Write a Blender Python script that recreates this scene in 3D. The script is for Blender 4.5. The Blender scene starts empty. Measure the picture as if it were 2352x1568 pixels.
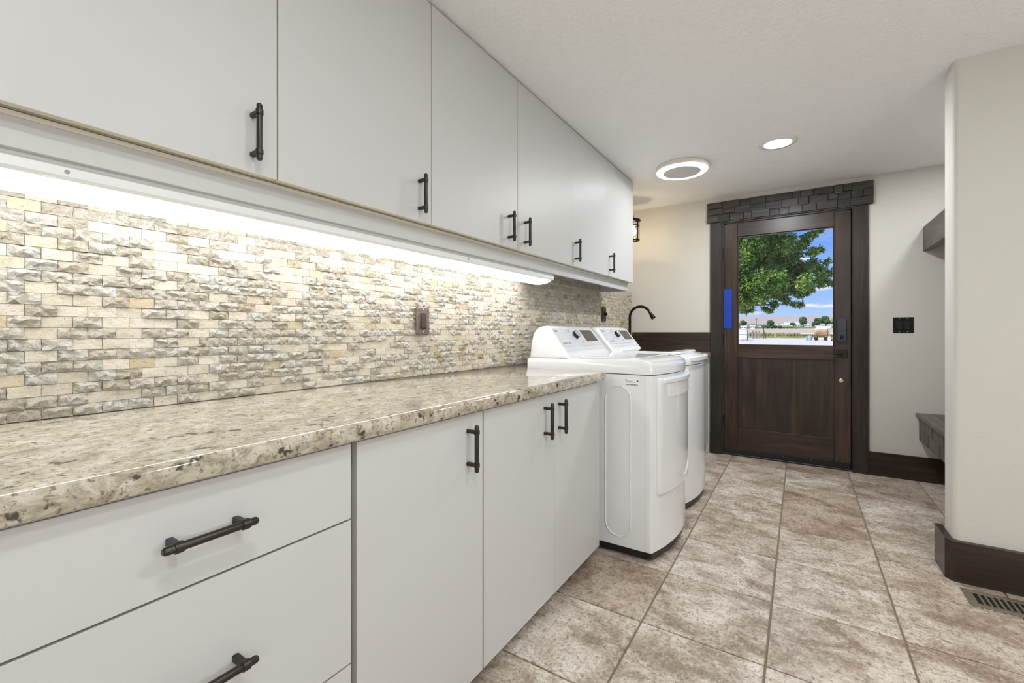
import bpy, bmesh, math, random
from mathutils import Vector, Matrix, noise

# ------------------------------------------------------------------ camera, sky, sun, exposure
sc = bpy.context.scene
COL = sc.collection
F_PX, YAW, CAM_H = 1016.7, 0.57813, 1.09
cd = bpy.data.cameras.new('camera')
cd.sensor_width = 36.0
cd.lens = F_PX * 36.0 / 2352.0
cd.shift_y = (761.14 - 784.0) / 2352.0
cd.clip_start = 0.02
cd.clip_end = 5000
cam = bpy.data.objects.new('camera', cd)
COL.objects.link(cam)
cam.location = (0, 0, CAM_H)
cam.rotation_euler = (math.pi / 2, 0, YAW)
sc.camera = cam
sc.view_settings.view_transform = 'Standard'
sc.view_settings.look = 'None'
sc.view_settings.gamma = 1.0
sc.view_settings.use_curve_mapping = False
sc.view_settings.exposure = 0.08

POWER = 1.06            # scales every ceiling lamp in the room
CAN_W = 8.0
MID_CAN_W = 12.0
FAR_CAN_W = 19.0
ALCOVE_FILL_W = 7.0
FILL_GLOBE_L = 56.0
LAMP_C = (0.95, 0.985, 1.0)
RING_W = 2.4
BAR_L = 6.8
SCONCE_W = 11.0

world = bpy.data.worlds.new('sky')
sc.world = world
world.use_nodes = True
wn = world.node_tree
wn.nodes.clear()
wo = wn.nodes.new('ShaderNodeOutputWorld')
wb = wn.nodes.new('ShaderNodeBackground')
wb.inputs['Strength'].default_value = 1.0
tc = wn.nodes.new('ShaderNodeTexCoord')
sx = wn.nodes.new('ShaderNodeSeparateXYZ')
wn.links.new(tc.outputs['Generated'], sx.inputs[0])
wr = wn.nodes.new('ShaderNodeValToRGB')
wn.links.new(sx.outputs['Z'], wr.inputs[0])
e = wr.color_ramp.elements
e[0].position = 0.0
e[0].color = (0.56, 0.72, 0.98, 1)
e[1].position = 1.0
e[1].color = (0.05, 0.17, 0.62, 1)
x_ = e.new(0.06); x_.color = (0.36, 0.56, 0.97, 1)
x_ = e.new(0.22); x_.color = (0.10, 0.30, 0.92, 1)
# flat-bottomed fair-weather clouds, denser toward the horizon
wm = wn.nodes.new('ShaderNodeMapping')
wm.inputs['Scale'].default_value = (6.0, 6.0, 34.0)
wm.inputs['Location'].default_value = (1.3, 0.4, 0.9)
wn.links.new(tc.outputs['Generated'], wm.inputs[0])
cl = wn.nodes.new('ShaderNodeTexNoise')
cl.inputs['Scale'].default_value = 1.5
cl.inputs['Detail'].default_value = 5
cl.inputs['Roughness'].default_value = 0.55
wn.links.new(wm.outputs[0], cl.inputs['Vector'])
cr = wn.nodes.new('ShaderNodeValToRGB')
cr.color_ramp.elements[0].position = 0.53
cr.color_ramp.elements[1].position = 0.64
wn.links.new(cl.outputs['Fac'], cr.inputs[0])
ch = wn.nodes.new('ShaderNodeMapRange')      # clouds bunch up low in the sky
ch.inputs['From Min'].default_value = 0.10
ch.inputs['From Max'].default_value = 0.17
ch.inputs['To Min'].default_value = 1.0
ch.inputs['To Max'].default_value = 0.12
wn.links.new(sx.outputs['Z'], ch.inputs['Value'])
cmu = wn.nodes.new('ShaderNodeMath')
cmu.operation = 'MULTIPLY'
wn.links.new(cr.outputs[0], cmu.inputs[0])
wn.links.new(ch.outputs[0], cmu.inputs[1])
cm = wn.nodes.new('ShaderNodeMix')
cm.data_type = 'RGBA'
wn.links.new(cmu.outputs[0], cm.inputs[0])
wn.links.new(wr.outputs[0], cm.inputs[6])
cm.inputs[7].default_value = (0.93, 0.92, 0.95, 1)
wn.links.new(cm.outputs[2], wb.inputs['Color'])
wn.links.new(wb.outputs[0], wo.inputs[0])

sd = bpy.data.lights.new('sun', 'SUN')
sd.energy = 6.6
sd.angle = math.radians(0.5)
sd.color = (1.0, 0.95, 0.86)
sun = bpy.data.objects.new('sun', sd)
COL.objects.link(sun)
sun.location = (-6, -10, 20)
sun.rotation_euler = Vector((0.42, 0.52, -0.78)).to_track_quat('-Z', 'Y').to_euler()

rnd = random.Random(7)

# ------------------------------------------------------------------ object helpers
def wloc(o):
    v = Vector((0, 0, 0))
    while o:
        v = v + o.location
        o = o.parent
    return v

def tag(o, label=None, cat=None, group=None, kind=None):
    if label: o['label'] = label
    if cat: o['category'] = cat
    if group: o['group'] = group
    if kind: o['kind'] = kind
    return o

def thing(name, loc, label, cat, group=None, kind=None):
    o = bpy.data.objects.new(name, None)
    o.empty_display_size = 0.05
    COL.objects.link(o)
    o.location = loc
    return tag(o, label, cat, group, kind)

def obj(name, bm, mat, parent=None, smooth=False, origin=None, ang=0.6):
    """bm is in world coordinates; origin: world position of the new object's origin"""
    base = wloc(parent) if parent else Vector((0, 0, 0))
    org = Vector(origin) if origin is not None else base
    me = bpy.data.meshes.new(name)
    bmesh.ops.recalc_face_normals(bm, faces=bm.faces)
    bm.to_mesh(me)
    bm.free()
    me.transform(Matrix.Translation(-org))
    if smooth:
        for p in me.polygons: p.use_smooth = True
        me.set_sharp_from_angle(angle=ang)
    mats = mat if isinstance(mat, (list, tuple)) else [mat]
    for m in mats: me.materials.append(m)
    o = bpy.data.objects.new(name, me)
    COL.objects.link(o)
    if parent: o.parent = parent
    o.location = org - base
    return o

def inst(name, me, parent, world_pos):
    o = bpy.data.objects.new(name, me)
    COL.objects.link(o)
    if parent:
        o.parent = parent
        o.location = Vector(world_pos) - wloc(parent)
    else:
        o.location = world_pos
    return o

def struct(name, bm, mat, parent=None, origin=(0, 0, 0), **k):
    o = obj(name, bm, mat, parent, origin=origin, **k)
    o['kind'] = 'structure'
    return o

# ------------------------------------------------------------------ mesh helpers
def BM(): return bmesh.new()

def box(bm, x0, x1, y0, y1, z0, z1, bev=0.0, seg=1, rot=None):
    vs = [bm.verts.new((x, y, z)) for z in (z0, z1) for y in (y0, y1) for x in (x0, x1)]
    idx = ((0, 2, 3, 1), (4, 5, 7, 6), (0, 1, 5, 4), (2, 6, 7, 3), (0, 4, 6, 2), (1, 3, 7, 5))
    fs = [bm.faces.new([vs[i] for i in f]) for f in idx]
    if rot is not None:
        c = Vector(((x0 + x1) / 2, (y0 + y1) / 2, (z0 + z1) / 2))
        for v in vs: v.co = c + rot @ (v.co - c)
    if bev > 0:
        es = list({e for f in fs for e in f.edges})
        bmesh.ops.bevel(bm, geom=es, offset=bev, segments=seg, affect='EDGES', profile=0.5)
    return bm

def ring_loft(bm, rings, cap0=True, cap1=True, closed=True):
    R = [[bm.verts.new(p) for p in r] for r in rings]
    n = len(R[0])
    for a, b in zip(R[:-1], R[1:]):
        for i in range(n if closed else n - 1):
            j = (i + 1) % n
            bm.faces.new((a[i], a[j], b[j], b[i]))
    if cap0: bm.faces.new(R[0][::-1])
    if cap1: bm.faces.new(R[-1])
    return R

def frame(d):
    d = Vector(d).normalized()
    a = Vector((0, 0, 1)) if abs(d.z) < 0.9 else Vector((1, 0, 0))
    u = d.cross(a).normalized()
    return u, d.cross(u).normalized()

def lathe(bm, p0, axis, prof, n=20):
    """prof: (radius, distance along axis) from p0"""
    p0 = Vector(p0); ax = Vector(axis).normalized()
    u, v = frame(ax)
    rings = []
    for r, t in prof:
        rings.append([p0 + ax * t + (u * math.cos(2 * math.pi * i / n) + v * math.sin(2 * math.pi * i / n)) * r for i in range(n)])
    ring_loft(bm, rings)
    return bm

def tube(bm, pts, rad, n=10, cap=True, closed=False):
    pts = [Vector(p) for p in pts]
    rads = rad if isinstance(rad, (list, tuple)) else [rad] * len(pts)
    rings = []
    u = None
    m = len(pts)
    for i, p in enumerate(pts):
        if closed: d = pts[(i + 1) % m] - pts[i - 1]
        else: d = pts[min(i + 1, m - 1)] - pts[max(i - 1, 0)]
        d.normalize()
        if u is None: u, v = frame(d)
        u = (u - d * u.dot(d)).normalized()
        v = d.cross(u)
        rings.append([p + (u * math.cos(2 * math.pi * k / n) + v * math.sin(2 * math.pi * k / n)) * rads[i] for k in range(n)])
    if closed: rings.append(rings[0]); ring_loft(bm, rings, False, False)
    else: ring_loft(bm, rings, cap, cap)
    return bm

def prism(bm, poly, z0, z1):
    ring_loft(bm, [[(x, y, z0) for x, y in poly], [(x, y, z1) for x, y in poly]])
    return bm

def plate(bm, fn, a0, a1, b0, b1, r, th, bev=0.002, na=10, nr=4, back=0.0):
    """rounded rectangle plate; fn(a, b, off) -> point. Grid front, bevelled rim, closed back."""
    bs = []
    for i in range(nr + 1): bs.append(b0 + r * (1 - math.cos(i / nr * math.pi / 2)))
    mid = 6
    for i in range(1, mid): bs.append(b0 + r + (b1 - b0 - 2 * r) * i / mid)
    for i in range(nr + 1): bs.append(b1 - r * (1 - math.sin(i / nr * math.pi / 2)))
    def ext(b):
        d = max(0.0, (b0 + r) - b, b - (b1 - r))
        k = r - math.sqrt(max(0.0, r * r - d * d)) if r > 0 else 0
        return a0 + k, a1 - k
    nb = len(bs)
    ca, cb = (a0 + a1) / 2, (b0 + b1) / 2
    sa = 1 - 2 * bev / (a1 - a0); sb = 1 - 2 * bev / (b1 - b0)
    front = []
    for b in bs:
        lo, hi = ext(b)
        row = []
        for k in range(na + 1):
            a = lo + (hi - lo) * k / na
            row.append((a, b))
        front.append(row)
    V = [[bm.verts.new(fn(ca + (a - ca) * sa, cb + (b - cb) * sb, th)) for a, b in row] for row in front]
    for i in range(nb - 1):
        for k in range(na):
            bm.faces.new((V[i][k], V[i][k + 1], V[i + 1][k + 1], V[i + 1][k]))
    loop = [(0, k) for k in range(na + 1)] + [(i, na) for i in range(1, nb)] + [(nb - 1, k) for k in range(na - 1, -1, -1)] + [(i, 0) for i in range(nb - 2, 0, -1)]
    L0 = [V[i][k] for i, k in loop]
    L1 = [bm.verts.new(fn(front[i][k][0], front[i][k][1], th - bev)) for i, k in loop]
    L2 = [bm.verts.new(fn(front[i][k][0], front[i][k][1], back)) for i, k in loop]
    n = len(loop)
    for A, B in ((L0, L1), (L1, L2)):
        for i in range(n):
            j = (i + 1) % n
            bm.faces.new((A[i], A[j], B[j], B[i]))
    B2 = [[None] * (na + 1) for _ in range(nb)]
    for q, (i, k) in enumerate(loop): B2[i][k] = L2[q]
    for i in range(1, nb - 1):
        for k in range(1, na): B2[i][k] = bm.verts.new(fn(front[i][k][0], front[i][k][1], back))
    for i in range(nb - 1):
        for k in range(na):
            bm.faces.new((B2[i][k], B2[i + 1][k], B2[i + 1][k + 1], B2[i][k + 1]))
    return bm

def flat(o, a, b):
    o, a, b = Vector(o), Vector(a), Vector(b)
    n = a.cross(b)
    return lambda s, t, off: o + a * s + b * t + n * off

def text_bm(s, size, o, a, b, off=0.0006, depth=0.0006):
    cu = bpy.data.curves.new('t', 'FONT')
    cu.body = s; cu.size = size; cu.extrude = depth / 2; cu.align_x = 'CENTER'; cu.align_y = 'CENTER'
    to = bpy.data.objects.new('t', cu)
    COL.objects.link(to)
    dg = bpy.context.evaluated_depsgraph_get()
    me = bpy.data.meshes.new_from_object(to.evaluated_get(dg))
    bpy.data.objects.remove(to); bpy.data.curves.remove(cu)
    bm = BM(); bm.from_mesh(me); bpy.data.meshes.remove(me)
    fn = flat(o, a, b)
    for v in bm.verts: v.co = fn(v.co.x, v.co.y, v.co.z + off)
    return bm

def merge(bm, other):
    me = bpy.data.meshes.new('tmp'); other.to_mesh(me); other.free()
    bm.from_mesh(me); bpy.data.meshes.remove(me)
    return bm

# ------------------------------------------------------------------ materials
def srgb(r, g, b):
    f = lambda c: c / 12.92 if c <= 0.04045 else ((c + 0.055) / 1.055) ** 2.4
    return (f(r / 255), f(g / 255), f(b / 255), 1)

class M:
    def __init__(s, name, base=(0.8, 0.8, 0.8, 1), rough=0.5, metal=0.0, coat=0.0, spec=0.5):
        s.m = bpy.data.materials.new(name); s.m.use_nodes = True
        s.nt = s.m.node_tree; s.b = s.nt.nodes['Principled BSDF']
        s.b.inputs['Base Color'].default_value = base
        s.b.inputs['Roughness'].default_value = rough
        s.b.inputs['Metallic'].default_value = metal
        s.b.inputs['Specular IOR Level'].default_value = spec
        s.b.inputs['Coat Weight'].default_value = coat
        s.b.inputs['Coat Roughness'].default_value = 0.06
    def n(s, t): return s.nt.nodes.new(t)
    def l(s, a, b): s.nt.links.new(a, b); return s
    def coord(s, scale=(1, 1, 1), rand=False, island=False, rot=(0, 0, 0)):
        t = s.n('ShaderNodeTexCoord'); mp = s.n('ShaderNodeMapping')
        mp.inputs['Scale'].default_value = scale; mp.inputs['Rotation'].default_value = rot
        src = t.outputs['Object']
        if rand or island:
            cx = s.n('ShaderNodeCombineXYZ')
            mu = s.n('ShaderNodeMath'); mu.operation = 'MULTIPLY'; mu.inputs[1].default_value = 71.3
            s.l(s.rand(island), mu.inputs[0])
            for i in range(3): s.l(mu.outputs[0], cx.inputs[i])
            ad = s.n('ShaderNodeVectorMath'); ad.operation = 'ADD'
            s.l(src, ad.inputs[0]); s.l(cx.outputs[0], ad.inputs[1])
            src = ad.outputs[0]
        s.l(src, mp.inputs[0])
        return mp.outputs[0]
    def rand(s, island=False):
        oi = s.n('ShaderNodeObjectInfo')
        if not island: return oi.outputs['Random']
        g = s.n('ShaderNodeNewGeometry'); a = s.n('ShaderNodeMath'); a.operation = 'ADD'
        s.l(oi.outputs['Random'], a.inputs[0]); s.l(g.outputs['Random Per Island'], a.inputs[1])
        f = s.n('ShaderNodeMath'); f.operation = 'FRACT'; s.l(a.outputs[0], f.inputs[0])
        return f.outputs[0]
    def noise(s, vec, scale, detail=4, rough=0.55, dist=0.0):
        t = s.n('ShaderNodeTexNoise'); s.l(vec, t.inputs['Vector'])
        t.inputs['Scale'].default_value = scale; t.inputs['Detail'].default_value = detail
        t.inputs['Roughness'].default_value = rough; t.inputs['Distortion'].default_value = dist
        return t.outputs['Fac']
    def ramp(s, fac, stops, interp='LINEAR'):
        t = s.n('ShaderNodeValToRGB'); s.l(fac, t.inputs[0]); cr = t.color_ramp; cr.interpolation = interp
        while len(cr.elements) < len(stops): cr.elements.new(0.5)
        for el, (p, c) in zip(cr.elements, stops):
            el.position = p; el.color = c if len(c) == 4 else (*c, 1)
        return t.outputs[0]
    def mix(s, fac, a, b, mode='MIX'):
        t = s.n('ShaderNodeMix'); t.data_type = 'RGBA'; t.blend_type = mode
        for v, i in ((fac, 0), (a, 6), (b, 7)):
            if hasattr(v, 'is_linked'): s.l(v, t.inputs[i])
            else: t.inputs[i].default_value = v
        return t.outputs[2]
    def col(s, o): s.l(o, s.b.inputs['Base Color']); return s
    def rgh(s, o): s.l(o, s.b.inputs['Roughness']); return s
    def bump(s, h, strength=0.3, dist=0.01):
        t = s.n('ShaderNodeBump'); t.inputs['Strength'].default_value = strength; t.inputs['Distance'].default_value = dist
        s.l(h, t.inputs['Height'])
        if s.b.inputs['Normal'].is_linked: s.l(s.b.inputs['Normal'].links[0].from_socket, t.inputs['Normal'])
        s.l(t.outputs[0], s.b.inputs['Normal'])
        return s

G = lambda v: (v, v, v, 1)

def wall_mat(name, c, bs=0.12):
    w = M(name, c, 0.7, spec=0.25)
    v = w.coord()
    h = w.noise(v, 130, 3, 0.6)
    w.bump(h, bs, 0.004)
    return w.m

WALL = wall_mat('painted_plaster', srgb(210, 207, 200), 0.35)
CEIL = M('ceiling_knockdown', srgb(248, 248, 248), 0.8, spec=0.2)
_v = CEIL.coord(scale=(1, 2.2, 1))
_h = CEIL.ramp(CEIL.noise(_v, 34, 5, 0.62, 0.6), [(0.46, G(0)), (0.56, G(1))])
CEIL.bump(_h, 0.38, 0.006); CEIL = CEIL.m

LAM = M('white_laminate', srgb(199, 199, 198), 0.42, spec=0.4)
_v = LAM.coord()
LAM.bump(LAM.noise(_v, 260, 2), 0.02, 0.001); LAM = LAM.m
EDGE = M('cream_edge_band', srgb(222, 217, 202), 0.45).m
CARC = M('cabinet_carcass', srgb(168, 162, 148), 0.5).m
EDGEL = M('grey_edge_band', srgb(190, 188, 182), 0.5).m
GLOSSW = M('white_enamel', srgb(233, 234, 235), 0.16, coat=0.6).m
PLASTW = M('white_plastic', srgb(236, 237, 239), 0.22, coat=0.3).m
PANELG = M('pale_grey_panel', srgb(205, 208, 214), 0.28, coat=0.2).m
GREYTXT = M('grey_print', srgb(120, 122, 128), 0.6).m
BLKTXT = M('dark_print', srgb(50, 50, 54), 0.6).m
SCREEN = M('smoked_screen', srgb(52, 52, 52), 0.2, coat=0.2).m
DGLASS = M('dark_lid_glass', srgb(40, 43, 46), 0.05, coat=1.0).m
SKIRT = M('black_plastic', srgb(28, 28, 29), 0.35).m
SILVER = M('silver_face', srgb(200, 205, 214), 0.25, 0.6).m
CHROME = M('chrome', srgb(220, 220, 220), 0.15, 1.0).m
BRASS = M('brass', srgb(208, 194, 162), 0.45, 0.8).m
BLUE = M('blue_plastic', srgb(6, 54, 150), 0.45).m
DMET = M('dark_bronze_metal', srgb(66, 62, 60), 0.36, 0.75)
_v = DMET.coord(scale=(1, 1, 1)); DMET.bump(DMET.noise(_v, 500, 2), 0.05, 0.001); DMET = DMET.m
BLKM = M('black_metal', srgb(30, 29, 28), 0.38, 0.4).m
ORB = M('oil_rubbed_bronze', srgb(40, 35, 31), 0.28, 0.7).m
COPPER = M('hammered_copper', srgb(122, 106, 98), 0.38, 0.8)
_v = COPPER.coord()
_t = COPPER.n('ShaderNodeTexVoronoi'); _t.inputs['Scale'].default_value = 260; COPPER.l(_v, _t.inputs['Vector'])
COPPER.bump(_t.outputs['Distance'], 0.8, 0.002); COPPER = COPPER.m
VENTM = M('bronze_register', srgb(128, 116, 98), 0.42, 0.3).m
BLACKHOLE = M('duct_dark', srgb(14, 13, 12), 0.9).m
GROUT = M('grout', srgb(140, 126, 110), 0.9, spec=0.1)
_v = GROUT.coord(); GROUT.bump(GROUT.noise(_v, 300, 2), 0.3, 0.002); GROUT = GROUT.m
RUBBER = M('rubber', srgb(20, 20, 20), 0.7).m

def emit(name, c, strength):
    m = bpy.data.materials.new(name); m.use_nodes = True
    b = m.node_tree.nodes['Principled BSDF']
    b.inputs['Base Color'].default_value = (0.9, 0.9, 0.9, 1)
    b.inputs['Emission Color'].default_value = c
    b.inputs['Emission Strength'].default_value = strength
    return m

LED = emit('led_diffuser', (1, 0.99, 0.97, 1), 3.2)
LEDBAR = emit('led_bar_diffuser', (0.96, 0.98, 1.0, 1), BAR_L * POWER)
FILL_GLOBE = emit('fill_globe', (*LAMP_C, 1), FILL_GLOBE_L * POWER)
BULB = emit('sconce_lamp', (1.0, 0.86, 0.62, 1), 5.0)

# ceramic tile
T = M('stone_look_tile', rough=0.32, spec=0.45)
v1 = T.coord(rand=True)
v2 = T.coord(scale=(1, 1.4, 1), rand=True, rot=(0, 0, 0.5))
big = T.noise(v2, 4.6, 8, 0.66, 0.7)
c1 = T.ramp(big, [(0.35, srgb(150, 134, 119)), (0.44, srgb(184, 171, 159)), (0.51, srgb(210, 201, 191)), (0.62, srgb(232, 226, 219))])
mid_ = T.noise(v1, 24, 7, 0.74, 0.9)
c1 = T.mix(T.ramp(mid_, [(0.38, G(0.7)), (0.50, G(0))]), c1, srgb(158, 141, 126))
c1 = T.mix(T.ramp(mid_, [(0.54, G(0)), (0.66, G(0.6))]), c1, srgb(232, 226, 218))
fine = T.noise(v1, 85, 5, 0.72, 0.3)
c2 = T.mix(T.ramp(fine, [(0.36, G(0.75)), (0.47, G(0))]), c1, srgb(112, 96, 82))
c2 = T.mix(T.ramp(fine, [(0.56, G(0)), (0.66, G(0.55))]), c2, srgb(226, 219, 210))
vein = T.noise(v2, 11, 6, 0.7, 1.6)
c3 = T.mix(T.ramp(vein, [(0.485, G(0)), (0.5, G(0.55)), (0.515, G(0))]), c2, srgb(120, 102, 86))
tone = T.ramp(T.rand(), [(0, srgb(226, 214, 202)), (1, srgb(255, 252, 248))])
c3 = T.mix(1.0, c3, tone, 'MULTIPLY')
T.col(c3)
T.rgh(T.ramp(fine, [(0.35, G(0.5)), (0.65, G(0.3))]))
T.bump(fine, 0.12, 0.002).bump(big, 0.15, 0.004)
TILE = T.m

# split-face travertine
def travertine(name, stops, streak, b1, b2, pits):
    S = M(name, rough=0.75, spec=0.2)
    v1 = S.coord(island=True)
    v2 = S.coord(scale=(1, 0.5, 1.3), island=True)
    base = S.ramp(S.rand(True), stops)
    st = S.noise(v2, 60, 6, 0.7, 0.5)
    c1 = S.mix(S.ramp(st, [(0.36, G(streak)), (0.52, G(0))]), base, srgb(176, 160, 130))
    pit = S.noise(v1, 230, 3, 0.7)
    c1 = S.mix(S.ramp(pit, [(0.31, G(pits)), (0.37, G(0))]), c1, srgb(104, 88, 66))
    S.col(c1)
    S.bump(S.noise(v1, 95, 6, 0.75, 0.4), b1, 0.012).bump(pit, b2, 0.003)
    return S.m
STONE = travertine('split_travertine', [(0.0, srgb(206, 197, 180)), (0.25, srgb(215, 207, 192)), (0.6, srgb(222, 216, 204)), (0.9, srgb(228, 224, 215)), (0.975, srgb(210, 198, 176)), (0.997, srgb(180, 158, 124))], 0.6, 1.0, 0.5, 0.75)
STONEF = travertine('sawn_travertine', [(0.0, srgb(194, 185, 168)), (0.4, srgb(203, 195, 179)), (0.8, srgb(212, 205, 192)), (0.97, srgb(192, 176, 148))], 0.6, 0.45, 0.4, 0.85)
MORTAR = M('mortar', srgb(176, 160, 130), 0.95, spec=0.1).m

# granite
Gm = M('granite', rough=0.07, spec=0.55)
v = Gm.coord()
vs_ = Gm.coord(scale=(1.6, 0.8, 1.2))
b1 = Gm.noise(vs_, 26, 7, 0.72, 0.8)
c = Gm.ramp(b1, [(0.30, srgb(124, 111, 93)), (0.42, srgb(162, 151, 132)), (0.54, srgb(186, 179, 163)), (0.7, srgb(206, 201, 190))])
g1 = Gm.noise(v, 95, 5, 0.7, 0.5)
c = Gm.mix(Gm.ramp(g1, [(0.37, G(0.9)), (0.46, G(0))]), c, srgb(120, 104, 82))
g2 = Gm.noise(Gm.coord(scale=(1.2, 1, 1.1)), 34, 3, 0.6, 0.35)
c = Gm.mix(Gm.ramp(g2, [(0.325, G(0.95)), (0.385, G(0))]), c, srgb(66, 58, 54))
g3 = Gm.noise(v, 150, 3, 0.6)
c = Gm.mix(Gm.ramp(g3, [(0.30, G(0.8)), (0.36, G(0))]), c, srgb(58, 50, 44))
Gm.col(c)
GRANITE = Gm.m

def wood(name, dark, mid, light, rough=0.4, axis='z', scale=1.0, rand=False, bs=0.25, coat=0.15):
    w = M(name, rough=rough, coat=coat, spec=0.4)
    w.b.inputs['Coat Roughness'].default_value = 0.3
    s_ = {'z': (1, 1, 0.07), 'x': (0.07, 1, 1), 'y': (1, 0.07, 1)}[axis]
    v = w.coord(scale=s_, rand=rand)
    g = w.noise(v, 38 * scale, 6, 0.65, 0.8)
    k = w.noise(w.coord(scale={'z': (1, 1, .3), 'x': (.3, 1, 1), 'y': (1, .3, 1)}[axis], rand=rand), 5 * scale, 3, 0.5, 0.6)
    c = w.ramp(g, [(0.3, dark), (0.52, mid), (0.75, light)])
    c = w.mix(w.ramp(k, [(0.38, G(0.65)), (0.56, G(0))]), c, dark)
    if rand:
        c = w.mix(1.0, c, w.ramp(w.rand(), [(0, G(0.62)), (1, G(1.0))]), 'MULTIPLY')
    w.col(c)
    w.bump(g, bs, 0.002)
    return w.m

CASING = wood('dark_casing_wood', srgb(30, 24, 21), srgb(48, 40, 35), srgb(66, 56, 50), 0.42)
CASINGX = wood('dark_base_wood', srgb(32, 22, 17), srgb(50, 37, 30), srgb(72, 54, 44), 0.3, 'x')
CASINGY = wood('dark_base_wood_end', srgb(38, 32, 28), srgb(58, 50, 44), srgb(80, 70, 62), 0.36, 'y')
DOORW = wood('door_stain_wood', srgb(34, 22, 18), srgb(62, 44, 36), srgb(86, 64, 52), 0.34, 'z', 0.8)
DOORX = wood('door_stain_rail', srgb(36, 24, 20), srgb(62, 45, 38), srgb(86, 66, 56), 0.34, 'x', 0.8)
SHAKE = wood('hewn_block_wood', srgb(34, 30, 28), srgb(66, 60, 56), srgb(104, 95, 90), 0.46, 'x', 1.2, True, 0.6)
BENCHW = wood('grey_brown_block_wood', srgb(72, 64, 57), srgb(104, 95, 86), srgb(130, 121, 112), 0.5, 'z', 1.2, True, 0.5)
BENCHY = wood('grey_brown_board', srgb(82, 74, 67), srgb(112, 103, 95), srgb(136, 127, 118), 0.5, 'y', 1.2, True, 0.4)
SHELFW = wood('shelf_board_wood', srgb(76, 67, 62), srgb(102, 92, 86), srgb(122, 112, 106), 0.5, 'y', 1.0, True, 0.3)

def thin_glass(name, tint=(0.97, 0.98, 0.98, 1)):
    m = bpy.data.materials.new(name); m.use_nodes = True
    nt = m.node_tree; nt.nodes.clear()
    o = nt.nodes.new('ShaderNodeOutputMaterial'); mx = nt.nodes.new('ShaderNodeMixShader')
    tr = nt.nodes.new('ShaderNodeBsdfTransparent'); tr.inputs[0].default_value = tint
    gl = nt.nodes.new('ShaderNodeBsdfGlossy'); gl.inputs['Roughness'].default_value = 0.0
    fr = nt.nodes.new('ShaderNodeFresnel'); fr.inputs[0].default_value = 1.3
    nt.links.new(fr.outputs[0], mx.inputs[0]); nt.links.new(tr.outputs[0], mx.inputs[1]); nt.links.new(gl.outputs[0], mx.inputs[2])
    nt.links.new(mx.outputs[0], o.inputs[0])
    return m
GLASS = thin_glass('door_glass')
SGLASS = thin_glass('sconce_glass', (0.98, 0.95, 0.88, 1))

# ------------------------------------------------------------------ room shell
XW = -1.415          # left wall face
YB = 4.331           # door wall face
ZC = 2.284           # ceiling
XR, YN = 2.3, -2.4   # far right and near walls, behind the photographer
SX, SY = 0.563, 2.698   # corner of the wall stub on the right

bm = BM(); box(bm, XW - 0.15, XR + 0.15, YN - 0.15, YB + 0.2, -0.12, -0.006)
FLOOR = struct('floor', bm, GROUT)
tag(FLOOR, 'beige stone-look ceramic tile floor with brown grout')
TS, OX, OY = 0.4049, -0.5026, 1.6606
GW = 0.007
bm = BM(); box(bm, -TS / 2 + GW / 2, TS / 2 - GW / 2, -TS / 2 + GW / 2, TS / 2 - GW / 2, -0.0095, 0.0, 0.0018)
def cut_tile(x0, x1, y0, y1):
    b = BM(); box(b, x0, x1, y0, y1, -0.0095, 0.0, 0.0018)
    return b
tm = bpy.data.meshes.new('tile'); bm.to_mesh(tm); bm.free(); tm.materials.append(TILE)
for i in range(-3, 8):
    for j in range(-11, 7):
        x0 = OX + i * TS; y0 = OY + j * TS; x1 = x0 + TS; y1 = y0 + TS
        if x1 <= XW + .01 or x0 >= XR - .01 or y1 <= YN + .01 or y0 >= YB - .01: continue
        if x0 >= XW and x1 <= XR and y0 >= YN and y1 <= YB:
            inst('tile', tm, FLOOR, ((x0 + x1) / 2, (y0 + y1) / 2, 0))
        else:
            a, b_ = max(x0, XW) + GW / 2, min(x1, XR) - GW / 2
            c_, d_ = max(y0, YN) + GW / 2, min(y1, YB + 0.03) - GW / 2
            if b_ - a > 0.02 and d_ - c_ > 0.02:
                obj('tile', cut_tile(a, b_, c_, d_), TILE, FLOOR, origin=((a + b_) / 2, (c_ + d_) / 2, 0))

bm = BM(); box(bm, XW - 0.15, XR + 0.15, YN - 0.15, YB + 0.2, ZC, ZC + 0.15)
tag(struct('ceiling', bm, CEIL), 'white knockdown-textured ceiling')
bm = BM(); box(bm, XW - 0.15, XW, YN - 0.15, YB + 0.2, -0.1, ZC)
tag(struct('wall_left', bm, WALL), 'left wall behind the cabinets')
DX0, DX1, DZ1 = -0.592, 0.340, 2.062      # rough opening
bm = BM()
box(bm, XW, DX0, YB, YB + 0.2, -0.1, ZC); box(bm, DX1, XR + .15, YB, YB + 0.2, -0.1, ZC); box(bm, DX0, DX1, YB, YB + 0.2, DZ1, ZC)
tag(struct('wall_back', bm, WALL), 'greige back wall around the entry door')
# wall stub with bullnose corners
def arc(cx, cy, r, a0, a1, n=6):
    return [(cx + r * math.cos(a0 + (a1 - a0) * i / n), cy + r * math.sin(a0 + (a1 - a0) * i / n)) for i in range(n + 1)]
R_ = 0.022
poly = [(XR + .15, SY)] + [(XR + .15, SY + 0.155)] + arc(SX + R_, SY + 0.155 - R_, R_, math.pi / 2, math.pi) + arc(SX + R_, SY + R_, R_, math.pi, 1.5 * math.pi)
bm = BM(); prism(bm, poly, -0.1, ZC)
tag(struct('wall_right', bm, WALL, smooth=True, ang=0.5), 'pale wall end with rounded corner on the right')
bm = BM(); box(bm, 1.30, 1.42, SY + 0.155, YB, -0.1, ZC)
tag(struct('wall_alcove', bm, WALL), 'side wall of the bench alcove')
bm = BM(); box(bm, XR, XR + 0.15, YN, SY, -0.1, ZC)
tag(struct('wall_side', bm, WALL), 'side wall right of the photographer')
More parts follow.
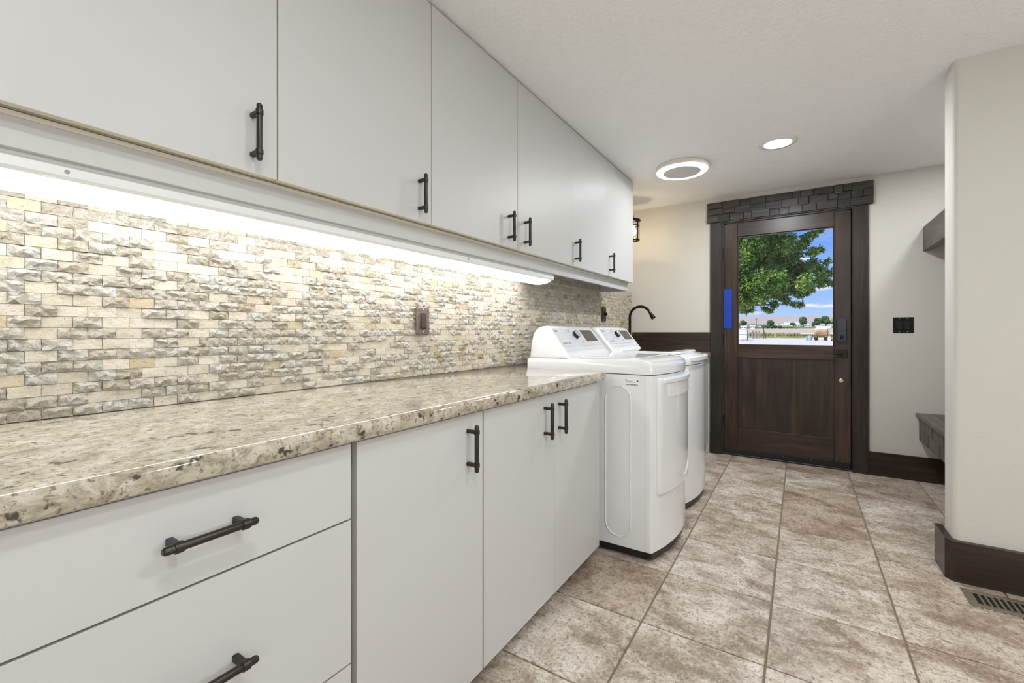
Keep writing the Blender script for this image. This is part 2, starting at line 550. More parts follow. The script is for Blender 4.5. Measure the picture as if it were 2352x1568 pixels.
bm = BM(); box(bm, XW, XR, YN - 0.15, YN, -0.1, ZC)
tag(struct('wall_near', bm, WALL), 'wall behind the photographer')

# baseboards
bm = BM(); box(bm, 0.434, 1.30, YB - 0.020, YB, 0, 0.177, 0.002)
tag(struct('baseboard_back', bm, CASINGX), 'dark brown baseboard right of the door')
t_ = 0.027
bx, by = SX - t_, SY - t_
c_ = 0.030
P = [(bx, SY + 0.155 + t_), (bx, by + c_), (bx + c_ * 0.8, by), (XR, by), (XR, SY), (SX + R_, SY)] + list(reversed(arc(SX + R_, SY + R_, R_, math.pi, 1.5 * math.pi)))[1:] + [(SX, SY + 0.155 + t_)]
bm = BM(); prism(bm, P, 0, 0.175)
tag(struct('baseboard_right', bm, CASINGX), 'dark brown mitred baseboard around the wall end')

# door casing: legs, plinths and hewn header
def trim(name, bm, m, label):
    return tag(struct(name, bm, m), label)
for k, (a, b_) in enumerate(((-0.683, -0.590), (0.337, 0.432))):
    bm = BM(); box(bm, a, b_, YB - 0.022, YB, 0.190, DZ1 - 0.002, 0.0015)
    box(bm, a - 0.001, b_ + 0.001, YB - 0.026, YB, 0, 0.180, 0.0015)
    box(bm, a - 0.001, b_ + 0.001, YB - 0.028, YB, 0.180, 0.190, 0.001)
    trim('trim_%d' % (k + 1), bm, CASING, ('dark wood casing left of the door', 'dark wood casing right of the door')[k])
HX0, HX1, HZ0, HZ1 = -0.707, 0.462, 2.062, 2.239
bm = BM(); box(bm, HX0 + 0.004, HX1 - 0.004, YB - 0.024, YB, HZ0 + 0.003, HZ1 - 0.002)
HEAD = trim('trim_3', bm, CASING, 'hewn dark wood block header above the door')
rr = random.Random(11)
rows = [(HZ0, HZ0 + 0.062), (HZ0 + 0.062, HZ0 + 0.120), (HZ0 + 0.120, HZ1)]
for q, (za, zb) in enumerate(rows):
    x = HX0
    while x < HX1 - 0.01:
        w = rr.uniform(0.055, 0.135)
        if HX1 - x - w < 0.05: w = HX1 - x
        za_, zb_ = za + (0 if q == 0 else rr.uniform(-0.012, 0.008)), zb - 0.0008
        bm = BM(); box(bm, x + 0.0012, x + w - 0.0012, YB - 0.031 - rr.uniform(0, 0.013), YB - 0.022, za_, zb_, 0.0018,
                       rot=Matrix.Rotation(rr.uniform(-0.012, 0.012), 3, 'Z') @ Matrix.Rotation(rr.uniform(-0.03, 0.03), 3, 'X'))
        obj('block', bm, SHAKE, HEAD, origin=(x + w / 2, YB - 0.03, (za + zb) / 2))
        x += w
# dark backsplash board over the sink
bm = BM(); box(bm, XW + 0.012, -0.684, YB - 0.016, YB, 0.905, 1.083, 0.0015)
trim('trim_4', bm, CASINGX, 'dark brown board on the back wall above the sink counter')
bm = BM(); box(bm, DX0, DX1, YB - 0.004, YB + 0.2, -0.001, 0.014, 0.003)
tag(struct('threshold', bm, M('threshold_metal', srgb(52, 48, 45), 0.4, 0.5).m), 'dark metal threshold under the door')
# jambs
bm = BM()
box(bm, DX0, -0.576, YB, YB + 0.2, 0.014, DZ1); box(bm, 0.332, DX1, YB, YB + 0.2, 0.014, DZ1); box(bm, -0.576, 0.332, YB, YB + 0.2, 2.046, DZ1)
box(bm, -0.576, -0.560, YB + 0.058, YB + 0.2, 0.014, 2.046); box(bm, 0.316, 0.332, YB + 0.058, YB + 0.2, 0.014, 2.046)
trim('trim_5', bm, CASING, 'dark wood jamb lining the door opening')

# ------------------------------------------------------------------ entry door
DY0, DY1 = YB + 0.006, YB + 0.051
DOOR = bpy.data.objects.new('door_1', None); COL.objects.link(DOOR); DOOR.location = (-0.122, DY0, 0.016)
tag(DOOR, 'dark stained wooden half-glass entry door', None, None, 'structure')
L0, L1, R0, R1 = -0.572, -0.465, 0.221, 0.328
def dpart(n, x0, x1, z0, z1, m, y0=DY0, y1=DY1, bev=0.002):
    b = BM(); box(b, x0, x1, y0, y1, z0, z1, bev); return obj(n, b, m, DOOR)
dpart('stile', L0, L1, 0.050, 2.041, DOORW)
dpart('stile', R0, R1, 0.050, 2.041, DOORW)
dpart('rail', L1, R0, 1.923, 2.041, DOORX)
dpart('rail', L1, R0, 0.862, 0.972, DOORX)
dpart('rail', L1, R0, 0.050, 0.243, DOORX)
pw = (R0 - L1) / 5
for k in range(5):
    dpart('panel_board', L1 + k * pw + 0.0002, L1 + (k + 1) * pw - 0.0002, 0.243, 0.862, wood('panel_board_%d' % k, srgb(28, 20, 18), srgb((52, 58, 48, 60, 55)[k], (38, 42, 37, 44, 40)[k], 33), srgb(80, 60, 50), 0.34, 'z', 0.7), DY0 + 0.011, DY1 - 0.011, 0.0005)
bm = BM()
for (x0, x1, z0, z1) in ((L1, L1 + 0.006, 0.972, 1.923), (R0 - 0.006, R0, 0.972, 1.923), (L1, R0, 0.972, 0.978), (L1, R0, 1.917, 1.923)):
    box(bm, x0, x1, DY0 + 0.012, DY1 - 0.012, z0, z1)
obj('glazing_bead', bm, BLKM, DOOR)
bm = BM(); box(bm, L1 + 0.005, R0 - 0.005, DY0 + 0.020, DY0 + 0.024, 0.977, 1.918)
obj('glass_pane', bm, GLASS, DOOR)
sw = dpart('door_sweep', L0 + 0.001, R1 - 0.001, 0.017, 0.062, RUBBER, DY0 - 0.006, DY0 + 0.03, 0.002)
for k in range(5):
    bm = BM(); lathe(bm, (-0.5 + k * 0.19, DY0 - 0.0062, 0.048), (0, -1, 0), [(0.003, 0), (0.003, 0.001), (0.0015, 0.0016)], 8); obj('screw', bm, VENTM, sw)
for z in (0.30, 1.02, 1.78):
    bm = BM(); lathe(bm, (L0 - 0.004, DY0 - 0.004, z - 0.05), (0, 0, 1), [(0.003, 0), (0.006, 0.004), (0.006, 0.096), (0.003, 0.10)], 10)
    obj('hinge', bm, BLKM, DOOR, smooth=True)
# lever set
fy = lambda o: flat((0, DY0, 0), (1, 0, 0), (0, 0, 1))
FD = flat((0, DY0, 0), (1, 0, 0), (0, 0, 1))     # normal = -y, toward the room
bm = BM(); plate(bm, FD, 0.236, 0.306, 0.883, 0.949, 0.004, 0.008, 0.002, 4, 2)
LP = obj('lever_plate', bm, BLKM, DOOR)
bm = BM(); lathe(bm, (0.262, DY0 - 0.008, 0.917), (0, -1, 0), [(0.014, 0), (0.014, 0.012), (0.009, 0.014), (0.009, 0.046), (0.006, 0.050)], 16)
tube(bm, [(0.262, DY0 - 0.046, 0.917), (0.245, DY0 - 0.052, 0.917), (0.19, DY0 - 0.052, 0.918), (0.150, DY0 - 0.050, 0.919)], [0.008, 0.007, 0.006, 0.005], 10)
obj('lever', bm, BLKM, LP, smooth=True)
bm = BM(); plate(bm, FD, 0.236, 0.300, 1.008, 1.196, 0.012, 0.028, 0.004, 8, 4)
KP = obj('keypad_lock', bm, M('lock_housing', srgb(52, 56, 64), 0.4, 0.3).m, DOOR, smooth=True)
bm = BM(); plate(bm, FD, 0.240, 0.296, 1.100, 1.190, 0.008, 0.0295, 0.001, 6, 3, 0.027)
obj('battery_cover', bm, M('lock_cover', srgb(40, 45, 56), 0.32).m, KP)
bm = BM(); lathe(bm, (0.268, DY0 - 0.028, 1.046), (0, -1, 0), [(0.013, 0), (0.013, 0.006)], 16); box(bm, 0.262, 0.274, DY0 - 0.046, DY0 - 0.033, 1.030, 1.062, 0.003)
obj('thumb_turn', bm, BLKM, KP)
bm = BM(); lathe(bm, (0.268, DY0 - 0.028, 1.018), (0, -1, 0), [(0.003, 0), (0.003, 0.001)], 8)
obj('screw', bm, CHROME, KP)
bm = BM(); lathe(bm, (0.266, DY0, 0.703), (0, -1, 0), [(0.016, 0), (0.016, 0.003), (0.012, 0.006), (0.007, 0.006), (0.006, 0.003)], 20)
obj('round_lock', bm, BRASS, DOOR, smooth=True)
# blue plate hung on the hinge stile
bp = thing('blue_plate', (-0.543, DY0, 1.114), 'bright blue rounded plastic plate on the left stile of the door', 'plate')
bm = BM(); plate(bm, FD, -0.578, -0.506, 1.114, 1.467, 0.008, 0.012, 0.003, 6, 3, 0.0005)
obj('plate_body', bm, BLUE, bp, smooth=True)
bm = BM()
plate(bm, FD, -0.572, -0.512, 1.122, 1.459, 0.006, 0.0128, 0.0006, 6, 3, 0.0115)
obj('plate_face', bm, M('blue_face', srgb(8, 58, 158), 0.38).m, bp)

# ------------------------------------------------------------------ bar pulls
def pull_bm(vertical=True, L=0.136, r=0.0066, proj=0.034):
    """bar pull, base plane x = 0, pointing +x, centred"""
    ax = Vector((0, 0, 1)) if vertical else Vector((0, 1, 0))
    bm = BM(); h = L / 2
    lathe(bm, Vector((proj, 0, 0)) - ax * h, ax, [(r * .62, 0), (r * .9, 0.0022), (r, 0.0045), (r, L - 0.0045), (r * .9, L - 0.0022), (r * .62, L)], 20)
    for s_ in (-1, 1):
        c = Vector((proj, 0, 0)) + ax * s_ * (h - 0.0205)
        lathe(bm, c - ax * 0.0062, ax, [(r + .0004, 0), (r + .0021, .0008), (r + .0021, .0116), (r + .0004, .0124)], 20)
        hw = 0.0052
        if vertical: box(bm, -0.0005, proj - r * .4, -0.0058, 0.0058, c.z - hw, c.z + hw, 0.0012)
        else: box(bm, -0.0005, proj - r * .4, c.y - hw, c.y + hw, -0.0058, 0.0058, 0.0012)
    return bm
def pull_mesh(name, vertical):
    bm = pull_bm(vertical); me = bpy.data.meshes.new(name)
    bmesh.ops.recalc_face_normals(bm, faces=bm.faces); bm.to_mesh(me); bm.free()
    for p in me.polygons: p.use_smooth = True
    me.set_sharp_from_angle(angle=0.6)
    me.materials.append(DMET); return me
PV, PH = pull_mesh('handle', True), pull_mesh('handle', False)

def front(name, parent, xf, y0, y1, z0, z1, th=0.019, edge=None):
    b = BM(); box(b, xf - th, xf, y0, y1, z0, z1, 0.0008)
    b.faces.ensure_lookup_table()
    for f in b.faces:
        f.normal_update()
    bmesh.ops.recalc_face_normals(b, faces=b.faces)
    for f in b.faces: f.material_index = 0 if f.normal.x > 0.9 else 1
    return obj(name, b, [LAM, edge or EDGE], parent)

# ------------------------------------------------------------------ upper cabinets
XU = -1.119
ZU0, ZU1 = 1.477, 2.274
def upper(y0, y1, doors, label):
    t = thing('upper_cabinet', (-1.28, (y0 + y1) / 2, ZU0), label, 'cabinet', 'white flat-front wall cabinets')
    b = BM()
    xb = XW + 0.001; xf = XU - 0.0205
    box(b, xb, xf, y0 + .0005, y0 + 0.018, ZU0 + .003, ZU1); box(b, xb, xf, y1 - 0.018, y1 - .0005, ZU0 + .003, ZU1)
    box(b, xb, xf, y0 + 0.018, y1 - 0.018, ZU0 + .003, ZU0 + .021); box(b, xb, xf, y0 + 0.018, y1 - 0.018, ZU1 - .018, ZU1)
    box(b, xb, xb + 0.008, y0 + 0.018, y1 - 0.018, ZU0 + .021, ZU1 - .018)
    obj('carcass', b, CARC, t)
    for (a, c, hy) in doors:
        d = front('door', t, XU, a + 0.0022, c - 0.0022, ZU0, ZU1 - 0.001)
        inst('handle', PV, d, (XU, hy, 1.5675))
    return t
upper(-0.512, 0.054, [(-0.512, 0.054, -0.05)], 'white wall cabinet beyond the left edge of the photograph')
upper(0.054, 0.620, [(0.054, 0.620, 0.557)], 'nearest white wall cabinet, cut off by the left edge of the photo')
upper(0.620, 1.182, [(0.620, 1.182, 1.119)], 'second white wall cabinet from the left edge, handle at its right')
upper(1.182, 2.345, [(1.182, 1.764, 1.684), (1.764, 2.345, 1.822)], 'white double-door wall cabinet whose two handles stand side by side')
upper(2.345, 2.912, [(2.345, 2.912, 2.398)], 'white wall cabinet between the double-door one and the end one')
upper(2.912, 3.479, [(2.912, 3.479, 2.962)], 'last white wall cabinet, at the end of the row nearest the door')

# light valance with a return at its far end
t = thing('light_valance', (-1.174, 1.49, 1.415), 'white valance board running under the wall cabinets', 'board')
b = BM(); box(b, -1.183, -1.165, -0.512, 3.489, 1.415, 1.4795, 0.001); obj('front_board', b, LAM, t)
b = BM(); box(b, XW + 0.022, -1.1832, 3.470, 3.488, 1.415, 1.4795, 0.001); obj('return_board', b, LAM, t)
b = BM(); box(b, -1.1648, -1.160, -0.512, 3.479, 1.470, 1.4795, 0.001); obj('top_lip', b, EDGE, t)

# ------------------------------------------------------------------ under-cabinet light
t = thing('under_cabinet_light', (-1.24, 0.85, 1.36), 'long white LED light bar glowing under the wall cabinets', 'light')
UY0, UY1 = -0.45, 2.245
def ext_profile(b, prof, y0, y1):
    ring_loft(b, [[(x, y0, z) for x, z in prof], [(x, y1, z) for x, z in prof]])
hp = [(-1.1845, 1.479), (-1.1845, 1.409), (-1.178, 1.404), (-1.181, 1.388), (-1.187, 1.381), (-1.192, 1.381), (-1.192, 1.392), (-1.330, 1.405), (-1.330, 1.479)]
b = BM(); ext_profile(b, hp, UY0, UY1); obj('housing', b, PLASTW, t)
dp = [(-1.194, 1.3905)] + [(-1.267 + 0.073 * math.cos(a), 1.387 - 0.024 * math.sin(a)) for a in [math.pi * k / 12 for k in range(13)]] + [(-1.340, 1.402), (-1.331, 1.4035)]
b = BM(); ext_profile(b, dp, UY0 + .012, UY1 - .012); obj('diffuser', b, LEDBAR, t, smooth=True)
for ye in (UY0, UY1 - .012):
    b = BM(); ext_profile(b, [(x * 1 + (0.001 if x > -1.25 else -0.001), z - (0.0015 if z < 1.389 else 0)) for x, z in dp], ye, ye + 0.012); obj('end_cap', b, PLASTW, t)
for y in (0.22, 0.62, 0.88, 1.3, 1.72, 2.1):
    b = BM(); box(b, -1.196, -1.185, y - 0.012, y + 0.012, 1.3795, 1.3835, 0.0008); obj('clip', b, PLASTW, t)
for y in (0.245, 1.47):
    b = BM(); lathe(b, (-1.1802, y, 1.3965), (1, 0, -0.15), [(0.004, -0.0005), (0.004, 0.0015)], 10); obj('screw', b, M('screw_grey', srgb(150, 150, 150), 0.4, 0.5).m, t)
def area(name, parent, loc, sx_, sy_, power, col=(1, 1, 1), rot=(0, 0, 0), shape='RECTANGLE', spread=math.pi):
    l = bpy.data.lights.new(name, 'AREA'); l.shape = shape; l.size = sx_; l.size_y = sy_; l.energy = power; l.color = col; l.spread = spread
    o = bpy.data.objects.new(name, l); COL.objects.link(o); o.parent = parent; o.location = Vector(loc) - wloc(parent); o.rotation_euler = rot
    return o

# ------------------------------------------------------------------ stone backsplash
BS = thing('stone_backsplash', (XW, 1.9, 0.896), 'split-face cream travertine mosaic backsplash on the left wall', 'backsplash')
b = BM(); box(b, XW + .0003, XW + 0.006, -0.512, YB - .001, 0.896, 1.4775); obj('mortar_bed', b, MORTAR, BS)
BL, BH = 0.0508, 0.02525
def brick_variant(seed, L):
    r_ = random.Random(seed)
    flatty = r_.random() < 0.34
    nx, nz = 5, 3
    dep = r_.uniform(0.0060, 0.009) if flatty else r_.uniform(0.0105, 0.0150)
    amp = 0.0004 if flatty else r_.uniform(0.0030, 0.0055)
    b = BM(); g = 0.0004
    V = []
    for k in range(nz + 1):
        row = []
        for i in range(nx + 1):
            y = (-L / 2 + g) + (L - 2 * g) * i / nx
            z = (-BH / 2 + g) + (BH - 2 * g) * k / nz
            edge = i in (0, nx) or k in (0, nz)
            if edge and not flatty: d = dep - r_.uniform(0.0005, 0.0065)
            else: d = dep + r_.uniform(-amp, amp)
            jy = 0 if edge else r_.uniform(-.003, .003); jz = 0 if edge else r_.uniform(-.0025, .0025)
            row.append(b.verts.new((d, y + jy, z + jz)))
        V.append(row)
    for k in range(nz):
        for i in range(nx):
            q = (V[k][i], V[k][i + 1], V[k + 1][i + 1], V[k + 1][i])
            if r_.random() < .5: b.faces.new((q[0], q[1], q[2])); b.faces.new((q[0], q[2], q[3]))
            else: b.faces.new((q[0], q[1], q[3])); b.faces.new((q[1], q[2], q[3]))
    # skirt back to the wall
    cs = [b.verts.new((0.0, y, z)) for y, z in ((-L / 2 + g, -BH / 2 + g), (L / 2 - g, -BH / 2 + g), (L / 2 - g, BH / 2 - g), (-L / 2 + g, BH / 2 - g))]
    b.faces.new([cs[0], cs[1]] + [V[0][i] for i in range(nx, -1, -1)])
    b.faces.new([cs[2], cs[3]] + [V[nz][i] for i in range(0, nx + 1)])
    b.faces.new([cs[3], cs[0]] + [V[k][0] for k in range(0, nz + 1)])
    b.faces.new([cs[1], cs[2]] + [V[k][nx] for k in range(nz, -1, -1)])
    me = bpy.data.meshes.new('brick'); bmesh.ops.recalc_face_normals(b, faces=b.faces); b.to_mesh(me); b.free()
    me.materials.append(STONEF if flatty else STONE)
    me['flat'] = int(flatty)
    return me
VARS = [brick_variant(100 + k, BL) for k in range(26)]
HALF = [brick_variant(300 + k, BL / 2) for k in range(8)]
rb = random.Random(5)
bricks = []
XB = XW + 0.0058
plates_ = ((1.369, 1.449, 1.076, 1.196), (3.50, 3.59, 1.18, 1.296))
for rrow in range(23):
    z = 0.8965 + BH * (rrow + 0.5)
    y = -0.512 + (BL / 2 if rrow % 2 else 0)
    if rrow % 2: bricks.append((rb.choice(HALF), -0.512 + BL / 4, z, BL / 2))
    while y + BL <= YB - 0.001:
        yc = y + BL / 2
        bricks.append((rb.choice(VARS), yc, z, BL)); y += BL
    if YB - y > BL / 2: bricks.append((rb.choice(HALF), y + BL / 4, z, BL / 2))
def in_view(y):
    c, s = math.cos(YAW), math.sin(YAW)
    x = XB + 0.01
    return (c * x + s * y) / (-s * x + c * y) > -1176 / F_PX if (-s * x + c * y) > 0 else False
vis = [i for i, q in enumerate(bricks) if in_view(q[1] + q[3] / 2) and q[2] < 1.40 and q[3] == BL]
vis.sort(key=lambda i: (XB ** 2 + bricks[i][1] ** 2 + (bricks[i][2] - CAM_H) ** 2))
near = set(vis[:300])
fv, ff, fi = [], [], []
for i, (me, y, z, L) in enumerate(bricks):
    if i in near: inst('brick', me, BS, (XB, y, z)); continue
    o_ = len(fv); dx = rb.uniform(-0.001, 0.001)
    fv += [(v.co.x + XB + dx - XW, v.co.y + y - 1.9, v.co.z + z - 0.896) for v in me.vertices]
    ff += [[o_ + k for k in p.vertices] for p in me.polygons]
    fi += [me['flat']] * len(me.polygons)
fm = bpy.data.meshes.new('brick_field'); fm.from_pydata(fv, [], ff); fm.materials.append(STONE); fm.materials.append(STONEF); fm.polygons.foreach_set('material_index', fi)
fo = bpy.data.objects.new('brick_field', fm); COL.objects.link(fo); fo.parent = BS; fo['kind'] = 'stuff'

# ------------------------------------------------------------------ switch and outlet on the stone
def wall_plate(name, label, cat, fn, cx, cz, w, h, th, m, rockm, gangs=1, toggle=False, group=None, loc=None):
    t = thing(name, loc, label, cat, group)
    b = BM(); plate(b, fn, cx - w / 2, cx + w / 2, cz - h / 2, cz + h / 2, 0.004, th, 0.003, 6, 3)
    p = obj('cover_plate', b, m, t)
    for g in range(gangs):
        gx = cx + (g - (gangs - 1) / 2) * 0.046
        b = BM(); plate(b, fn, gx - 0.0168, gx + 0.0168, cz - 0.0335, cz + 0.0335, 0.001, th + 0.0012, 0.0006, 3, 2, th - .001); obj('rocker_frame', b, BLKM, t)
        b = BM()
        q = lambda s, tt, off: fn(s, tt, off + (cz - tt) * 0.06)
        plate(b, q, gx - 0.0145, gx + 0.0145, cz - 0.0305, cz + 0.0305, 0.001, th + 0.004, 0.0008, 3, 2, th); obj('rocker', b, rockm, t)
        for s_ in (-1, 1):
            b = BM(); o = fn(gx, cz + s_ * 0.0485, th - .0005); n_ = fn(0, 0, 1) - fn(0, 0, 0)
            lathe(b, o, n_, [(0.0032, 0), (0.0032, 0.0012), (0.0018, 0.002)], 10); obj('screw', b, CHROME, t)
    return t
FX = flat((XB + 0.0205, 0, 0), (0, 1, 0), (0, 0, 1))
wall_plate('light_switch', 'hammered copper switch plate with brown rocker on the stone backsplash', 'switch', FX, 1.409, 1.136, 0.078, 0.118, 0.0065, COPPER, M('brown_rocker', srgb(62, 50, 46), 0.4).m, loc=(XB + .0205, 1.409, 1.077))
t = thing('power_outlet', (XB + .0205, 3.545, 1.178), 'black outlet plate on the stone behind the washing machine', 'outlet')
b = BM(); plate(b, FX, 3.507, 3.583, 1.178, 1.296, 0.004, 0.0065, 0.003, 6, 3); obj('cover_plate', b, M('bronze_plate', srgb(74, 66, 58), 0.4, 0.4).m, t)
for zz in (1.214, 1.258):
    b = BM(); plate(b, FX, 3.530, 3.562, zz - .016, zz + .016, 0.006, 0.0085, 0.001, 4, 3, 0.005); obj('socket', b, BLKM, t)
b = BM(); box(b, XB + 0.0291, XB + 0.053, 3.527, 3.545, 1.224, 1.248, 0.004); obj('plug', b, BLKM, t)
FB = flat((0, YB, 0), (1, 0, 0), (0, 0, 1))
wall_plate('light_switch', 'black double rocker switch on the back wall right of the door', 'switch', FB, 0.6355, 1.138, 0.117, 0.115, 0.006, BLKM, SKIRT, 2, loc=(0.6355, YB, 1.08))

# ------------------------------------------------------------------ base cabinets
XD = -0.812
def base_unit(y0, y1, label, doors=(), drawers=(), xd=XD, xb=XW + 0.002, toe=0.075, zb=0.060, top=0.8485, name='base_cabinet', grp='white flat-front base cabinets'):
    t = thing(name, ((xb + xd) / 2, (y0 + y1) / 2, 0), label, 'cabinet', grp)
    b = BM(); xf = xd - 0.0205
    box(b, xb, xf, y0 + .0005, y0 + .018, 0.10, 0.8535); box(b, xb, xf, y1 - .018, y1 - .0005, 0.10, 0.8535)
    box(b, xb, xf, y0 + .018, y1 - .018, 0.10, 0.118); box(b, xb, xb + .008, y0 + .018, y1 - .018, 0.118, 0.8535); box(b, xf - .08, xf, y0 + .018, y1 - .018, 0.8335, 0.8515)
    obj('carcass', b, CARC, t)
    b = BM(); box(b, xb, xf - toe, y0 + .0005, y1 - .0005, 0.0, 0.0995); obj('toe_kick', b, CASINGY, t)
    for (a, c, hy) in doors:
        d = front('door', t, xd, a + 0.0018, c - 0.0018, zb, top, edge=EDGEL)
        if hy is not None: inst('handle', PV, d, (xd, hy, 0.7535))
    for (z0, z1, hz) in drawers:
        d = front('drawer', t, xd, y0 + 0.002, y1 - 0.002, z0, z1, edge=EDGEL)
        if hz: inst('handle', PH, d, (xd, (y0 + y1) / 2, hz))
    return t
base_unit(-0.512, 0.044, 'white base cabinet beyond the left edge of the photograph', doors=[(-0.512, 0.044, -0.06)])
base_unit(0.046, 0.612, 'white drawer cabinet under the granite counter at the left edge', drawers=[(0.6875, 0.8485, 0.768), (0.377, 0.6835, 0.532), (0.060, 0.373, 0.215)])
base_unit(0.614, 1.084, 'white single-door base cabinet beside the drawer cabinet', doors=[(0.6225, 1.083, 1.008)])
base_unit(1.085, 2.014, 'white double-door base cabinet beside the clothes dryer', doors=[(1.085, 1.5475, 1.468), (1.5475, 2.014, 1.585)])

def counter_top(name, label, xb, xf, y0, y1, r, z0, z1, far_round=True):
    prof = [(0.010, z0), (0.003, z0 + 0.004), (0.0, z0 + 0.013), (0.0, z1 - 0.016), (0.0025, z1 - 0.0065), (0.008, z1 - 0.0018), (0.016, z1)]
    rings = []
    for i, z in prof:
        rr_ = max(r - i, 0.004)
        p = [(xb, y0), (xf - i, y0)]
        if far_round: p += [(xf - i - rr_ + rr_ * math.cos(a), y1 - i - rr_ + rr_ * math.sin(a)) for a in [math.pi / 2 * k / 8 for k in range(9)]] + [(xb, y1 - i)]
        else: p += [(xf - i, y1), (xb, y1)]
        rings.append([(x, y, z) for x, y in p])
    b = BM(); ring_loft(b, rings)
    o = obj(name, b, GRANITE, None, smooth=True, origin=((xb + xf) / 2, (y0 + y1) / 2, z0), ang=0.7)
    return tag(o, label, 'countertop')
counter_top('countertop', 'speckled cream granite countertop over the white base cabinets', XW + 0.0005, -0.787, -0.512, 2.062, 0.034, 0.8545, 0.895)

# ------------------------------------------------------------------ washer and dryer
def machine(y0, W, label, cat, kind, xf=-0.588, sg=0.06):
    y1 = y0 + W; ym = y0 + W / 2; hw = W / 2
    xb = -1.262
    nm = 'clothes_dryer' if kind == 'dryer' else 'washing_machine'
    t = thing(nm, (-0.93, ym, 0), label, cat)
    fx = lambda y: xf + sg * (1 - ((y - ym) / hw) ** 2)
    def outline(i, back=None, fr=1.0, start=None, rc=0.016):
        xk = (xb if back is None else back)
        ya, yz = y0 + i, y1 - i
        pts = []
        n = 26
        A = [(fx(y) - i * fr, y) for y in [ya + rc + (yz - ya - 2 * rc) * k / n for k in range(n + 1)]]
        def bez(p0, p1, p2, m=5): return [((1 - s) ** 2 * p0[0] + 2 * s * (1 - s) * p1[0] + s * s * p2[0], (1 - s) ** 2 * p0[1] + 2 * s * (1 - s) * p1[1] + s * s * p2[1]) for s in [k / m for k in range(m)]]
        c0 = (A[0][0] - rc * sg * 0.6 / hw, ya); c1 = (A[-1][0] - rc * sg * .6 / hw, yz)
        pts = [(xk, ya)] + bez((c0[0] - rc, ya), c0, A[0]) + A + list(reversed(bez((c1[0] - rc, yz), c1, A[-1])))[0:] + [(xk, yz)]
        return pts
    seam = xf - 0.030
    # cabinet shell behind the seam
    b = BM(); box(b, xb + .004, seam - .0012, y0 + .001, y1 - .001, 0.046, 0.8815, 0.002); obj('cabinet', b, GLOSSW, t)
    b = BM()
    ring_loft(b, [[(x, y, z) for x, y in outline(i, seam + .0004)] for i, z in ((0.002, 0.047), (0.0, 0.050), (0.0, 0.878), (0.002, 0.8815))])
    obj('front_panel', b, GLOSSW, t, smooth=True, ang=0.5)
    # black plinth and feet
    b = BM(); ring_loft(b, [[(x, y, z) for x, y in outline(i, xb + .02)] for i, z in ((0.012, 0.016), (0.008, 0.018), (0.006, 0.044))])
    obj('plinth', b, SKIRT, t, smooth=True, ang=0.5)
    for fxp in (xb + .08, xf - 0.045):
        for fyp in (y0 + .055, y1 - .055):
            b = BM(); lathe(b, (fxp, fyp, 0.0002), (0, 0, 1), [(0.019, 0), (0.019, 0.006), (0.012, 0.009), (0.010, 0.018)], 14); obj('foot', b, RUBBER, t)
    # top shell
    tz = 0.957 if kind == 'dryer' else 0.950
    b = BM()
    R2 = []
    for i, z, fr in ((0.001, 0.8845, 1), (-0.003, 0.887, 1), (-0.003, tz - 0.035, 1), (0.001, tz - .020, 2.5), (0.008, tz - .009, 3.4), (0.018, tz - 0.003, 3.2), (0.034, tz, 2.6)):
        R2.append([(x, y, z) for x, y in outline(i, xb + max(i, 0), fr, rc=0.022)])
    ring_loft(b, R2)
    top = obj('top_shell', b, GLOSSW, t, smooth=True, ang=0.9)
    # console
    prof = [(-1.258, tz - .007), (-1.250, 1.03), (-1.236, 1.088), (-1.218, 1.110), (-1.195, 1.120), (-1.170, 1.122), (-1.153, 1.116), (-1.142, 1.104), (-1.0455, 0.9847), (-1.034, 0.970), (-1.020, tz - 0.001), (-1.012, tz - .007)]
    cc = (-1.14, tz - .007)
    ca, cz_ = y0 + 0.006, y1 - 0.032
    steps = [(0.0, .80), (.003, .87), (.010, .93), (.020, .965), (.036, .99), (.055, 1.0)]
    ys = [(ca + d, s) for d, s in steps] + [(cz_ - d, s) for d, s in reversed(steps)]
    b = BM()
    ring_loft(b, [[(cc[0] + (x - cc[0]) * (s * .5 + .5), y, cc[1] + (z - cc[1]) * s) for x, z in prof] for y, s in ys])
    con = obj('console', b, GLOSSW, t, smooth=True, ang=0.7)
    e_b = Vector((-0.6290, 0, 0.7774)); e_a = Vector((0, 1, 0)); e_n = e_a.cross(e_b)
    org = Vector((-1.0400, 0, 0.9780))
    fn = flat(org + e_n * 0.0003, e_a, e_b)
    b = BM(); plate(b, fn, y0 + 0.047, y1 - 0.072, 0.036, 0.166, 0.012, 0.0025, 0.001, 8, 4, -0.002)
    pan = obj('control_panel', b, PANELG, t)
    fn2 = flat(org + e_n * 0.0029, e_a, e_b)
    k0 = y0 + 0.283; kb = 0.112
    c = fn2(k0, kb, 0)
    b = BM(); lathe(b, c - e_n * 0.0005, e_n, [(0.030, 0), (0.030, 0.0008), (0.028, 0.0012)], 28); obj('dial_ring', b, PLASTW, pan, smooth=True)
    b = BM(); lathe(b, c, e_n, [(0.0245, 0), (0.0245, 0.020), (0.023, 0.0215)], 28); kn = obj('dial', b, M('dial_side_' + kind, srgb(44, 44, 46), 0.3, 0.5).m, pan, smooth=True, ang=0.5)
    b = BM(); lathe(b, c + e_n * 0.0205, e_n, [(0.0245, 0), (0.0245, 0.003), (0.022, 0.005), (0.001, 0.0055)], 28); obj('dial_face', b, SILVER, kn, smooth=True, ang=0.5)
    b = BM(); plate(b, fn2, y0 + 0.392, y0 + 0.562, 0.066, 0.152, 0.001, 0.0012, 0.0004, 4, 2, -.0005); obj('display', b, SCREEN, pan)
